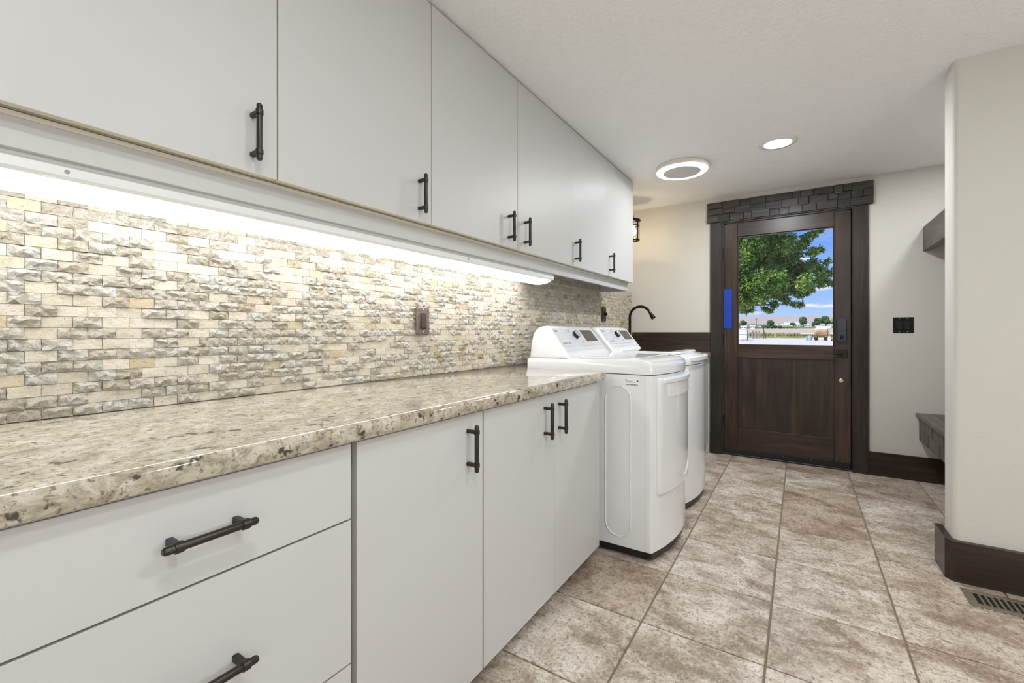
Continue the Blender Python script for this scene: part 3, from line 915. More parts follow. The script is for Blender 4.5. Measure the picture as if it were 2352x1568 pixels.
    for yy, zz, rr_ in ((k0 - 0.045, kb + .034, 0.011), (k0 + .047, kb - .050, .009)):
        b = BM(); q = fn2(yy, zz, 0.0002)
        u_, v_ = e_a, e_b
        tube(b, [q + (u_ * math.cos(a) + v_ * math.sin(a)) * rr_ for a in [2 * math.pi * k / 20 for k in range(20)]], 0.0007, 5, closed=True); obj('button_ring', b, GREYTXT, pan)
    # maker's mark: face roundel and two letters
    b = BM(); q = fn2(y0 + 0.066, 0.146, 0)
    lathe(b, q, e_n, [(0.0085, 0), (0.0085, 0.0004)], 20); obj('mark_roundel', b, GREYTXT, pan)
    obj('mark_letters', text_bm('LG', 0.020, fn2(y0 + 0.089, 0.1455, 0), e_a, e_b, 0.0003), GREYTXT, pan)
    obj('print', text_bm('Sensor Dry' if kind == 'dryer' else 'TurboWash', 0.0125, fn2(y0 + 0.091, 0.060, 0), e_a, e_b, 0.0003), GREYTXT, pan)
    b = BM(); plate(b, fn2, y0 + 0.132, y0 + 0.142, 0.052, 0.068, 0.001, 0.0004, 0.0001, 2, 2, -.0003); plate(b, fn2, y0 + 0.150, y0 + 0.158, 0.054, 0.066, 0.001, 0.0004, 0.0001, 2, 2, -.0003); obj('print_icon', b, GREYTXT, pan)
    b = BM(); rq = random.Random(3)
    for (yy, zz) in ((.19, .148), (.195, .135), (.19, .10), (.205, .09), (.22, .112), (.225, .074), (.25, .058), (.33, .06), (.345, .10), (.34, .135), (.18, .088), (.35, .085)):
        w_ = rq.uniform(.006, .013); plate(b, fn2, y0 + yy, y0 + yy + w_, zz, zz + .0028, 0.0005, 0.0004, 0.0001, 1, 2, -.0003)
    obj('cycle_print', b, M('faint_print_' + kind, srgb(168, 170, 176), 0.6).m, pan)
    # lower ledge of the console
    b = BM(); plate(b, fn, y0 + 0.050, y1 - 0.076, 0.006, 0.032, 0.004, 0.0016, 0.001, 6, 2, -0.003); obj('console_ledge', b, M('ledge_' + kind, srgb(214, 218, 226), 0.15, coat=.5).m, t)
    if kind == 'dryer':
        # pressed oval on the side
        xa, xz, za, zb_ = -0.812, -0.686, 0.092, 0.826
        rr_ = (xz - xa) / 2; pts = []
        for k in range(13): a = math.pi * k / 12; pts.append((xa + rr_ + rr_ * math.cos(a), y0 + .0006, zb_ - rr_ + rr_ * math.sin(a)))
        for k in range(13): a = math.pi + math.pi * k / 12; pts.append((xa + rr_ + rr_ * math.cos(a), y0 + .0006, za + rr_ + rr_ * math.sin(a)))
        b = BM(); tube(b, pts, 0.0034, 8, closed=True); obj('side_bead', b, GLOSSW, t, smooth=True)
        FS = flat((0, y0 + .001, 0), (1, 0, 0), (0, 0, 1))
        b = BM(); plate(b, FS, -0.716, -0.643, 0.828, 0.864, 0.002, 0.0006, 0.0001, 2, 2, 0); st = obj('rating_sticker', b, M('sticker', srgb(236, 237, 238), 0.4).m, t)
        b = BM(); q = FS(-0.709, 0.858, 0.0005); lathe(b, q, (0, -1, 0), [(0.0025, 0), (0.0025, 0.0003)], 12)
        merge(b, text_bm('LG', 0.006, FS(-0.702, 0.858, 0.0006), Vector((1, 0, 0)), Vector((0, 0, 1)), 0.0001, 0.0003))
        rq = random.Random(9)
        for zz in (0.853, 0.8505, 0.848, 0.8455):
            plate(b, FS, -0.711, -0.711 + rq.uniform(.028, .05), zz - .0004, zz + .0004, 0.0001, 0.0009, 0.0001, 1, 1, .0005)
        xx = -0.711
        while xx < -0.652:
            w_ = rq.uniform(.0005, .0022); plate(b, FS, xx, xx + w_, 0.832, 0.838, 0.0001, 0.0009, 0.0001, 1, 1, .0005); xx += w_ + rq.uniform(.0005, .0016)
        lathe(b, FS(-0.652, 0.853, 0.0005), (0, -1, 0), [(0.0042, 0), (0.0042, .0004)], 14)
        obj('sticker_print', b, BLKTXT, st)
        # bowed door
        fd = lambda a, bb, off: Vector((fx(a) + off, a, bb))
        b = BM(); plate(b, fd, y0 + 0.034, y1 - 0.034, 0.312, 0.868, 0.020, 0.016, 0.006, 22, 5, 0.0008)
        dr = obj('door', b, GLOSSW, t, smooth=True, ang=0.9)
        fd2 = lambda a, bb, off: Vector((fx(a) + off, a, bb + 0.028 * (1 - ((a - ym) / hw) ** 2)))
        b = BM(); plate(b, lambda a, bb, off: fd(a, bb, off), y0 + 0.105, y1 - 0.045, 0.770, 0.852, 0.012, 0.0185, 0.002, 18, 4, 0.0150)
        obj('handle_panel', b, PLASTW, dr, smooth=True, ang=0.9)
        b = BM(); plate(b, fd, y0 + 0.06, y1 - 0.05, 0.838, 0.866, 0.010, 0.0245, 0.006, 18, 4, 0.012)
        obj('handle_lip', b, PLASTW, dr, smooth=True, ang=0.9)
        b = BM(); pts = []
        for k in range(20):
            s = k / 19; a = y0 + 0.19 + (W - 0.38) * s
            pts.append((fx(a) + 0.0155, a, 0.405 - 0.055 * (1 - (2 * s - 1) ** 2)))
        tube(b, pts, [0.001] + [0.004] * 18 + [0.001], 8); obj('crease', b, GLOSSW, dr, smooth=True)
        # shallow rim on top
        ft = flat((0, 0, tz), (0, 1, 0), (-1, 0, 0))
        b = BM(); plate(b, ft, y0 + .05, y1 - .05, 0.665, 0.985, 0.04, 0.0022, 0.002, 8, 4, -.002); obj('top_deck', b, GLOSSW, t, smooth=True, ang=0.9)
    else:
        ft = flat((0, 0, tz), (0, 1, 0), (-1, 0, 0))
        b = BM(); plate(b, ft, y0 + .045, y1 - .045, 0.628, 0.995, 0.05, 0.013, 0.006, 10, 5, 0.0005); lid = obj('lid', b, GLOSSW, t, smooth=True, ang=0.9)
        b = BM(); plate(b, ft, y0 + .085, y1 - .085, 0.690, 0.975, 0.04, 0.0145, 0.001, 8, 5, 0.012); obj('lid_glass', b, DGLASS, lid)
        fd = lambda a, bb, off: Vector((fx(a) + off, a, bb))
        b = BM(); plate(b, fd, y0 + .09, y1 - .09, 0.905, 0.936, 0.008, 0.016, 0.004, 18, 4, -.012); obj('lid_handle', b, PLASTW, lid, smooth=True, ang=.9)
    return t
machine(2.093, 0.666, 'white clothes dryer with bowed door, the nearer of the two machines', 'dryer', 'dryer', -0.586, 0.062)
machine(2.788, 0.666, 'white top-loading washing machine behind the clothes dryer', 'washing machine', 'washer', -0.594, 0.056)

# ------------------------------------------------------------------ sink corner
t = base_unit(3.492, 4.300, 'white sink base cabinet beyond the washing machine', doors=[(3.492, 3.88, None), (3.88, 4.262, None)], xd=-0.700, zb=0.092, name='sink_cabinet', grp=None)
b = BM(); box(b, -0.7205, -0.7005, 4.2635, 4.300, 0.092, 0.8485, 0.001); obj('filler_strip', b, LAM, t)
dd = [c for c in t.children if c.name.startswith('door')]
b = BM(); box(b, -0.7003, -0.684, 3.845, 3.857, 0.535, 0.655, 0.004); obj('pull', b, PLASTW, dd[0])
b = BM(); box(b, -0.7003, -0.684, 3.903, 3.915, 0.535, 0.655, 0.004); obj('pull', b, PLASTW, dd[1])
SZ = 0.897
counter_top('countertop', 'small granite sink counter beside the door casing', XW + 0.0225, -0.676, 3.474, 4.302, 0.01, 0.8545, SZ, True)
t = thing('faucet', (-1.300, 3.95, SZ), 'oil-rubbed bronze gooseneck faucet behind the washing machine', 'faucet')
b = BM(); lathe(b, (-1.300, 3.95, SZ), (0, 0, 1), [(0.030, 0), (0.030, 0.006), (0.021, 0.012), (0.019, 0.09), (0.013, 0.10)], 20); obj('base', b, ORB, t, smooth=True)
rg = 0.094; cx_, cz2 = -1.300 + rg, 1.220
pts = [(-1.300, 3.95, SZ + .095), (-1.300, 3.95, 1.05), (-1.300, 3.95, 1.15)] + [(cx_ - rg * math.cos(a), 3.95, cz2 + rg * math.sin(a)) for a in [math.radians(d) for d in range(0, 157, 8)]]
b = BM(); tube(b, pts, 0.0118, 14); obj('spout', b, ORB, t, smooth=True)
e0 = Vector(pts[-1]); dv = (Vector(pts[-1]) - Vector(pts[-2])).normalized()
b = BM(); lathe(b, e0 - dv * .003, dv, [(0.0125, 0), (0.0132, 0.004), (0.0125, .008), (0.016, 0.035), (0.020, 0.058), (0.021, 0.066), (0.019, 0.074), (0.012, 0.075)], 18); hd = obj('spray_head', b, ORB, t, smooth=True)
b = BM(); lathe(b, e0 + dv * 0.001, dv, [(0.0138, 0), (0.0138, 0.002)], 18); obj('band', b, CHROME, hd, smooth=True)
b = BM(); tube(b, [(-1.285, 3.945, SZ + .060), (-1.255, 3.94, SZ + .068), (-1.235, 3.935, SZ + .085)], [.010, .009, .007], 10); tube(b, [(-1.24, 3.937, 1.010), (-1.19, 3.93, 1.020), (-1.15, 3.925, 1.024)], [.0045, .005, .003], 8)
tube(b, [(-1.235, 3.935, SZ + .082), (-1.236, 3.936, 1.012)], [.006, .0045], 8)
obj('lever', b, ORB, t, smooth=True)

# ------------------------------------------------------------------ wall sconce
SXc, SYc = -1.287, 4.0
t = thing('wall_sconce', (XW, SYc, 1.98), 'bronze lantern wall light with clear glass, half hidden by the last cabinet', 'lamp')
b = BM(); lathe(b, (XW + 0.0005, SYc, 2.03), (1, 0, 0), [(0.055, 0), (0.055, 0.012), (0.045, 0.020)], 24); obj('wall_plate', b, ORB, t, smooth=True)
b = BM(); tube(b, [(XW + 0.018, SYc, 2.04), (-1.35, SYc, 2.10), (-1.31, SYc, 2.145), (SXc, SYc, 2.150), (SXc, SYc, 2.128)], 0.008, 10); obj('arm', b, ORB, t, smooth=True)
b = BM(); lathe(b, (SXc, SYc, 2.088), (0, 0, 1), [(0.052, 0), (0.066, 0.004), (0.070, 0.014), (0.066, 0.024), (0.045, 0.032), (0.02, 0.040), (0.012, 0.046)], 28); obj('cap', b, ORB, t, smooth=True)
for z in (2.056, 1.925):
    b = BM(); tube(b, [(SXc + .053 * math.cos(a), SYc + .053 * math.sin(a), z) for a in [2 * math.pi * k / 28 for k in range(28)]], 0.0045 if z > 2 else .008, 8, closed=True); obj('ring', b, ORB, t, smooth=True)
for k in range(4):
    a = math.pi / 4 + k * math.pi / 2 - .55
    b = BM(); tube(b, [(SXc + .053 * math.cos(a), SYc + .053 * math.sin(a), z) for z in (1.925, 2.09)], 0.0038, 8); obj('bar', b, ORB, t)
b = BM(); lathe(b, (SXc, SYc, 1.928), (0, 0, 1), [(0.044, 0), (0.046, 0.002), (0.046, 0.155)], 28); obj('glass_shade', b, SGLASS, t, smooth=True)
b = BM(); lathe(b, (SXc, SYc, 1.965), (0, 0, 1), [(0.004, 0), (0.022, .010), (0.030, .030), (0.028, .052), (0.016, .080), (0.014, .10)], 20); obj('bulb', b, BULB, t, smooth=True)
pl = bpy.data.lights.new('lamp', 'POINT'); pl.energy = SCONCE_W * POWER; pl.color = (1.0, 0.78, 0.48); pl.shadow_soft_size = 0.032
po = bpy.data.objects.new('lamp', pl); COL.objects.link(po); po.parent = t; po.location = Vector((SXc + 0.0, SYc, 1.99)) - wloc(t)

# ------------------------------------------------------------------ ceiling lamps
def can(x, y, label, watts=CAN_W):
    t = thing('recessed_light', (x, y, ZC - 0.010), label, 'light', 'round recessed ceiling lights')
    b = BM(); lathe(b, (x, y, ZC - 0.0002), (0, 0, -1), [(0.107, 0), (0.107, 0.003), (0.100, 0.008), (0.078, 0.009), (0.074, 0.004)], 36); obj('trim_ring', b, PLASTW, t, smooth=True)
    b = BM(); lathe(b, (x, y, ZC - 0.0042), (0, 0, -1), [(0.0765, 0), (0.0765, 0.0042), (0.001, 0.0045)], 32); obj('diffuser', b, LED, t, smooth=True)
    area('lamp', t, (x, y, ZC - 0.0125), 0.15, 0.15, watts * POWER, LAMP_C, shape='DISK')
can(-0.122, 3.262, 'small round recessed light in the ceiling in front of the door', FAR_CAN_W)
can(0.98, 3.55, 'added round fill light, unseen in the ceiling of the bench alcove', ALCOVE_FILL_W)  # unseen lamp added to brighten the far end of the room
can(0.05, 0.10, 'round recessed light in the ceiling above the photographer')  # unseen lamp, placed where the drawer handle shadows point back to
can(0.75, 1.05, 'round recessed light in the ceiling near the right wall end', MID_CAN_W)  # unseen lamp, placed by the shadow of the upper handles
def fill_lamp(x, y, label):  # invented globes out of view, added to lift the ceiling and near room
    t = thing('fill_lamp', (x, y, 0), label, 'lamp', 'unseen fill lamps added behind the photographer')
    b = BM(); lathe(b, (x, y, 0.0003), (0, 0, 1), [(0.13, 0), (0.13, 0.012), (0.02, 0.022), (0.011, 0.03), (0.011, 1.20), (0.035, 1.21), (0.04, 1.235)], 24); obj('stand', b, ORB, t, smooth=True)
    b = BM(); R = 0.11; lathe(b, (x, y, 1.225), (0, 0, 1), [(R * math.sin(a), R - R * math.cos(a)) for a in [math.pi * (0.11 + 0.888 * k / 14) for k in range(15)]], 28); obj('globe', b, FILL_GLOBE, t, smooth=True)
fill_lamp(1.55, 0.30, 'added unseen globe fill lamp standing right of the photographer')
fill_lamp(1.15, -1.30, 'added unseen globe fill lamp standing behind the photographer')
RX, RY = -0.722, 3.36
t = thing('ceiling_fan_light', (RX, RY, ZC - 0.04), 'round ceiling vent fan with a glowing white ring and grey centre', 'light')
b = BM(); lathe(b, (RX, RY, ZC - 0.0002), (0, 0, -1), [(0.176, 0), (0.180, 0.004), (0.182, 0.026), (0.178, 0.032)], 48); obj('housing', b, M('fan_housing', srgb(232, 222, 214), 0.4).m, t, smooth=True)
b = BM(); lathe(b, (RX, RY, ZC - 0.0315), (0, 0, -1), [(0.174, 0), (0.174, 0.004), (0.166, 0.010), (0.132, 0.012), (0.126, 0.009)], 48); obj('light_ring', b, LED, t, smooth=True)
b = BM(); lathe(b, (RX, RY, ZC - 0.0405), (0, 0, -1), [(0.1265, 0), (0.1265, 0.0022), (0.001, 0.0026)], 48); obj('grille', b, M('fan_grille', srgb(204, 204, 206), 0.5).m, t, smooth=True)
area('lamp', t, (RX, RY, ZC - 0.046), 0.33, 0.33, RING_W * POWER, LAMP_C, shape='DISK')

# ------------------------------------------------------------------ floor register
VX0, VX1, VY0, VY1 = 0.566, 0.872, 2.474, 2.617
t = thing('floor_register', ((VX0 + VX1) / 2, (VY0 + VY1) / 2, 0), 'bronze slotted floor vent beside the wall end', 'vent')
b = BM()
fw = 0.026
for (a, c, d, f) in ((VX0, VX1, VY0, VY0 + fw), (VX0, VX1, VY1 - fw, VY1), (VX0, VX0 + fw + .004, VY0 + fw, VY1 - fw), (VX1 - fw - .004, VX1, VY0 + fw, VY1 - fw)):
    box(b, a, c, d, f, 0.0003, 0.005, 0.0012)
obj('frame', b, VENTM, t)
b = BM(); box(b, VX0 + .01, VX1 - .01, VY0 + .01, VY1 - .01, 0.0002, 0.0008); obj('duct_shade_sheet', b, BLACKHOLE, t)  # near-black sheet stands in for the shade inside the duct
ns = 13; x0 = VX0 + fw + .004; x1 = VX1 - fw - .004
for k in range(1, ns):
    x = x0 + (x1 - x0) * k / ns
    b = BM(); box(b, x - 0.0038, x + 0.0038, VY0 + fw - .001, VY1 - fw + .001, 0.001, 0.0042, 0.0006); obj('slat', b, VENTM, t)

# ------------------------------------------------------------------ bench and shelf in the alcove
BX0, BX1 = 0.702, 1.2995
BY0 = SY + 0.157
t = thing('mudroom_bench', (1.0, 3.6, 0.30), 'grey-brown wooden block bench top in the alcove right of the door', 'bench')
b = BM(); box(b, 0.735, BX1, BY0 + .005, YB - .0005, 0.304, 0.470); obj('core', b, BENCHY, t)
rr = random.Random(21)
x = BX0
while x < BX1 - .01:
    w = rr.uniform(0.09, 0.14)
    if BX1 - x - w < .06: w = BX1 - x
    y = BY0
    while y < YB - .02:
        L = rr.uniform(0.22, 0.45)
        if YB - y - L < .15: L = YB - .001 - y
        b = BM(); box(b, x + .0008, x + w - .0008, y + .0008, y + L - .0008, 0.4705, 0.493 + rr.uniform(0, .004), .0015); obj('top_block', b, BENCHY, t, origin=(x + w / 2, y + L / 2, .48))
        y += L
    x += w
for (za, zb2) in ((0.302, 0.385), (0.385, 0.4698)):
    y = BY0
    while y < YB - .005:
        L = rr.uniform(0.035, 0.085)
        if YB - y - L < .03: L = YB - .001 - y
        b = BM(); box(b, 0.723 - rr.uniform(0, .005), 0.7352, y + .0007, y + L - .0007, za, zb2 - .0006, .0012); obj('apron_block', b, BENCHW, t, origin=(.73, y + L / 2, za))
        y += L
t = thing('coat_shelf', (1.0, 3.6, 1.673), 'grey-brown wooden shelf beam high in the alcove right of the door', 'shelf')
b = BM(); box(b, 0.744, 0.790, BY0, YB - .0005, 1.673, 1.851, .004, 2); obj('front_beam', b, SHELFW, t)
b = BM(); box(b, 0.7905, BX1, BY0, YB - .0005, 1.805, 1.845, .002); obj('shelf_board', b, SHELFW, t)
b = BM()
lathe(b, (0.7438, 4.08, 1.702), (-1, 0, 0), [(.007, 0), (.007, .0005)], 10); obj('knot', b, BLACKHOLE, t)

# ------------------------------------------------------------------ outdoors, seen through the door glass
def noisy(name, stops, scale, rough=0.9, detail=6, bs=0.0, sc_=(1, 1, 1)):
    m = M(name, rough=rough, spec=0.1); v = m.coord(scale=sc_); f = m.noise(v, scale, detail, 0.65); m.col(m.ramp(f, stops))
    if bs: m.bump(f, bs, 0.05)
    return m.m
GRAVEL = noisy('gravel', [(0.3, srgb(176, 170, 164)), (0.7, srgb(208, 203, 197))], 2.5, bs=.3)
VERGE = noisy('verge_grass', [(0.3, srgb(96, 104, 62)), (0.5, srgb(126, 130, 84)), (0.7, srgb(158, 150, 112))], 0.5)
SOIL = noisy('field_soil', [(0.3, srgb(164, 146, 130)), (0.7, srgb(190, 174, 160))], 0.06, sc_=(.3, 1, 1))
CROP = noisy('crop_green', [(0.3, srgb(66, 90, 56)), (0.7, srgb(96, 120, 74))], 0.1, sc_=(.3, 1, 1))
TRACK = noisy('pale_track', [(0.3, srgb(196, 190, 160)), (0.7, srgb(216, 212, 190))], 0.3)
HILL = noisy('dry_hill', [(0.3, srgb(150, 138, 134)), (0.5, srgb(164, 152, 148)), (0.7, srgb(156, 150, 144))], 0.012, sc_=(.4, 1, 1))
HILLG = noisy('green_hill', [(0.3, srgb(96, 120, 104)), (0.7, srgb(120, 138, 116))], 0.02)
FOLI = noisy('far_foliage', [(0.3, srgb(42, 62, 44)), (0.6, srgb(74, 98, 58)), (0.75, srgb(104, 126, 76))], 1.1)
FOLIL = noisy('light_foliage', [(0.3, srgb(84, 110, 52)), (0.7, srgb(138, 158, 84))], 1.1)
WHITEW = M('white_siding', srgb(226, 226, 224), 0.7).m
ROOFW = M('pale_metal_roof', srgb(214, 216, 220), 0.5).m
BARK = noisy('bark', [(0.3, srgb(70, 58, 48)), (0.7, srgb(110, 96, 84))], 14, sc_=(1, 1, .2))
def strip(name, prof, x0, x1, m, label, nx=24, amp=0.0, seed=0):
    b = BM(); R = []
    for k in range(nx + 1):
        x = x0 + (x1 - x0) * k / nx
        ring = [(x, y, z + amp * w * noise.noise((x * .004 + seed, y * .002, seed))) for y, z, w in prof]
        ring += [(x, prof[-1][0], prof[-1][1] - 4), (x, prof[0][0], prof[0][1] - 4)]
        R.append(ring)
    ring_loft(b, R)
    return tag(struct(name, b, m), label)
strip('gravel_yard', [(4.54, -0.15, 0), (99, -0.15, 0)], -70, 70, GRAVEL, 'pale grey gravel yard outside the door', 2)
strip('grass_verge', [(97, -0.16, 0), (99, .15, 0), (104, 0.25, 0), (128, 0.42, 0)], -90, 90, VERGE, 'strip of rough grass beyond the gravel', 2)
strip('dirt_track', [(127.5, 0.40, 0), (128, 0.50, 0), (137, 0.74, 0)], -90, 90, TRACK, 'pale dirt track beyond the grass', 2)
strip('bare_field', [(136.5, 0.70, 0), (300, 2.9, 0)], -160, 160, SOIL, 'bare brown field in the distance', 2)
strip('crop_field', [(299.5, 2.9, 0), (300, 3.5, 0), (330, 4.3, 0), (520, 4.6, 0)], -300, 300, CROP, 'green crop strip before the far houses', 2)
strip('green_hill', [(500, 3, 0), (560, 8, 1), (640, 13.2, 1), (720, 10, 0)], -260, 10, HILLG, 'low green rise in front of the hills', 24, 7, 3.3)
strip('dry_hills', [(700, 4, 0), (860, 22, 1), (950, 29.5, 1), (1100, 20, 0)], -900, 900, HILL, 'bare brown hills on the horizon', 80, 5, 1.7)
def blob_bm(b, c, r, sub=2, jag=0.25, seed=0):
    t = bmesh.ops.create_icosphere(b, subdivisions=sub, radius=1.0)
    for v in t['verts']:
        d = 1 + jag * noise.noise(v.co * 2.3 + Vector((seed * 3.1, seed, 0))) * 2
        v.co = Vector(c) + Vector((v.co.x * r[0], v.co.y * r[1], v.co.z * r[2])) * d
def far_tree(x, y, zb, h, w, m, label, seed):
    t = thing('distant_tree', (x, y, zb), label, 'tree', 'trees far beyond the yard')
    rq = random.Random(seed)
    b = BM(); tube(b, [(x, y, zb), (x + .1, y, zb + h * .5)], [w * .06, w * .04], 6); obj('trunk', b, BARK, t)
    b = BM()
    for k in range(7):
        a = rq.uniform(0, 6.28); q = rq.uniform(0, .32) * w
        blob_bm(b, (x + q * math.cos(a), y + q * math.sin(a), zb + h * rq.uniform(.38, .78)), (w * .30, w * .30, h * .24), 2, .3, seed + k)
    o = obj('crown', b, m, t, smooth=False); o['kind'] = 'stuff'
for i, (x, y, zb, h, w, m, lab) in enumerate([
    (-29.2, 300, 2.9, 4.9, 5.0, FOLI, 'round dark far tree above the white crates'),
    (-24.4, 302, 2.9, 3.4, 2.4, FOLIL, 'small yellow-green far tree right of the round dark one'),
    (-15.2, 305, 3.2, 5.0, 5.2, FOLI, 'far dark tree just left of the white farmhouses'),
    (1.3, 328, 4.3, 6.2, 4.0, FOLI, 'tall narrow far tree right of the large white roof'),
    (-3.6, 320, 4.1, 2.6, 3.6, FOLI, 'small dark bush in front of the large white roof'),
    (6.3, 312, 3.8, 3.3, 3.2, FOLI, 'dark shrub left of the far tree clump'),
    (9.3, 318, 4.0, 5.2, 4.6, FOLI, 'leftmost tree of the far clump above the rusty tank'),
    (12.8, 330, 4.3, 6.2, 5.2, FOLI, 'tallest dark tree of the far clump above the rusty tank'),
    (16.6, 318, 4.0, 5.4, 5.6, FOLIL, 'lighter green tree at the right of the far clump')]):
    far_tree(x, y, zb, h, w, m, lab, 40 + i)
for k in range(9):
    x = -14.4 + k * 1.55; y = 236 + k * 2.2; zb = 2.04 + k * .03; h = 2.2 - .09 * k
    t = thing('orchard_tree', (x, y, zb), 'low green orchard tree in the row behind the pallets', 'tree', 'orchard row beyond the field')
    b = BM(); tube(b, [(x, y, zb - .05), (x, y, zb + h * .5)], .09, 6); obj('trunk', b, BARK, t)
    b = BM(); rq = random.Random(80 + k)
    for q in range(4): blob_bm(b, (x + rq.uniform(-.45, .45), y + rq.uniform(-.4, .4), zb + h * rq.uniform(.5, .72)), (.75, .75, h * .28), 2, .3, 90 + k * 5 + q)
    obj('crown', b, FOLIL if k > 4 else FOLI, t)['kind'] = 'stuff'
def house(x, y, zb, w, d, h, rh, label, along=True):
    t = thing('farm_building', (x, y, zb), label, 'building', 'white farm buildings far away')
    b = BM(); box(b, x - w / 2, x + w / 2, y, y + d, zb - .3, zb + h); obj('wall', b, WHITEW, t)
    o_ = .25; b = BM()
    if along: A = [(x - w / 2 - o_, y - o_, zb + h), (x - w / 2 - o_, y + d / 2, zb + h + rh), (x - w / 2 - o_, y + d + o_, zb + h)]; B = [(x + w / 2 + o_, p[1], p[2]) for p in A]
    else: A = [(x - w / 2 - o_, y - o_, zb + h), (x, y - o_, zb + h + rh), (x + w / 2 + o_, y - o_, zb + h)]; B = [(p[0], y + d + o_, p[2]) for p in A]
    ring_loft(b, [A, B]); obj('roof', b, ROOFW, t)
    for k in (-1, 1):
        b = BM(); box(b, x + k * w * .25 - .35, x + k * w * .25 + .35, y - .04, y + .02, zb + h * .35, zb + h * .75); obj('window', b, M('far_window', srgb(90, 96, 104), 0.3).m if k < 0 else bpy.data.materials['far_window'], t)
for q in [(-28.0, 290, 2.75, 3.0, 4, 1.1, .6, 'white shed in front of the round dark far tree', True), (-23.6, 292, 2.78, 2.4, 4, 1.3, .5, 'small white box-like shed beneath the yellow-green tree', True),
          (-19.3, 300, 2.9, 3.2, 4, .8, .4, 'low white shed above the stacked pallets', True), (-13.4, 306, 3.6, 3.2, 5, 1.0, .7, 'white house right of the dark far tree', True),
          (-9.2, 308, 3.6, 3.4, 5, 1.0, 1.1, 'white gabled house left of the large barn', False), (-5.0, 335, 4.3, 8.0, 10, 1.1, 1.5, 'large white barn with a broad pale roof', True),
          (-1.9, 328, 4.25, 2.6, 5, .9, 1.0, 'white gabled house right of the large barn', False), (3.6, 322, 4.1, 3.4, 5, .9, .8, 'white house right of the tall narrow tree', False),
          (7.9, 300, 3.5, 1.9, 4, .8, .3, 'small white shed before the far tree clump', True), (19.2, 300, 3.5, 3.0, 4, 1.0, .6, 'white building at the right edge of the door glass', True)]:
    house(*q)
t = thing('utility_pole', (-21.4, 290, 2.8), 'thin wooden utility pole in front of the hills', 'pole')
b = BM(); tube(b, [(-21.4, 290, 2.7), (-21.4, 290, 8.6)], .12, 6); obj('shaft', b, BARK, t)
b = BM(); box(b, -22.1, -20.7, 289.9, 290.1, 8.0, 8.15); obj('crossarm', b, BARK, t)
# stacked bins
BINW = M('weathered_white_board', srgb(206, 210, 212), 0.8).m
BING = M('weathered_and_shaded_grey', srgb(150, 158, 172), 0.8).m  # shade of the white crates' sides put into the colour; plain grey elsewhere
for k, lab in enumerate(('lower of two stacked white wooden crates in the yard', 'upper of two stacked white wooden crates in the yard')):
    z = -0.15 + k * 0.755
    x0, x1, y0, y1 = -7.78, -6.42, 71, 72.9
    t = thing('wooden_crate', ((x0 + x1) / 2, (y0 + y1) / 2, z), lab, 'crate', 'crates in the gravel yard')
    for q in range(3):
        b = BM(); box(b, x0, x1, y0, y0 + .04, z + .10 + q * .213, z + .30 + q * .213); obj('board', b, BINW, t)
        b = BM(); box(b, x1 - .04, x1, y0 + .04, y1, z + .10 + q * .213, z + .30 + q * .213); obj('board', b, BING, t)
    b = BM(); box(b, x0, x0 + .04, y0 + .04, y1, z + .10, z + .74); box(b, x0 + .04, x1 - .04, y1 - .04, y1, z + .10, z + .74); obj('back_boards', b, BING, t)
    b = BM(); box(b, x0, x1, y0, y1, z + .08, z + .0995); obj('floor_panel', b, BING, t)
    for q in range(3):
        xx = x0 + .05 + q * (x1 - x0 - .22) / 2; b = BM(); box(b, xx, xx + .12, y0, y1, z, z + .0795); obj('skid', b, BING, t)
# pallets
PAL = noisy('weathered_pallet', [(0.3, srgb(120, 104, 100)), (0.7, srgb(176, 164, 160))], 3)
zt = -0.15
for k in range(10):
    x0, x1, y0, y1 = -7.35, -6.15, 90.0, 91.2
    dx = random.Random(k).uniform(-.05, .05)
    t = thing('wooden_pallet', (-6.75 + dx, 90.6, zt), ('bottom pallet of the weathered stack behind the white crates' if k == 0 else 'topmost pallet of the weathered stack behind the white crates' if k == 9 else 'weathered wooden pallet inside the stack behind the white crates'), 'pallet', 'stacked pallets in the yard')
    b = BM()
    for q in range(3): box(b, x0 + dx + q * .53, x0 + dx + q * .53 + .14, y0, y1, zt + .022, zt + .118)
    for q in range(3): box(b, x0 + dx, x1 + dx, y0 + q * .53, y0 + q * .53 + .14, zt, zt + .0218)
    obj('skids', b, PAL, t)
    b = BM()
    for q in range(6): box(b, x0 + dx, x1 + dx, y0 + q * .21, y0 + q * .21 + .14, zt + .1185, zt + .142)
    obj('deck_boards', b, PAL, t)
    zt += .1425 + .04 * 0
t = thing('leaning_post', (-5.6, 92, -0.15), 'dark leaning timber post beside the pallets', 'post')
b = BM(); tube(b, [(-5.35, 92, -0.15), (-5.8, 92.3, 2.0)], .10, 8); obj('timber', b, BARK, t)
b = BM(); tube(b, [(-5.78, 92.35, .95), (-5.62, 92.0, -.15)], .06, 6); obj('brace', b, BARK, t)
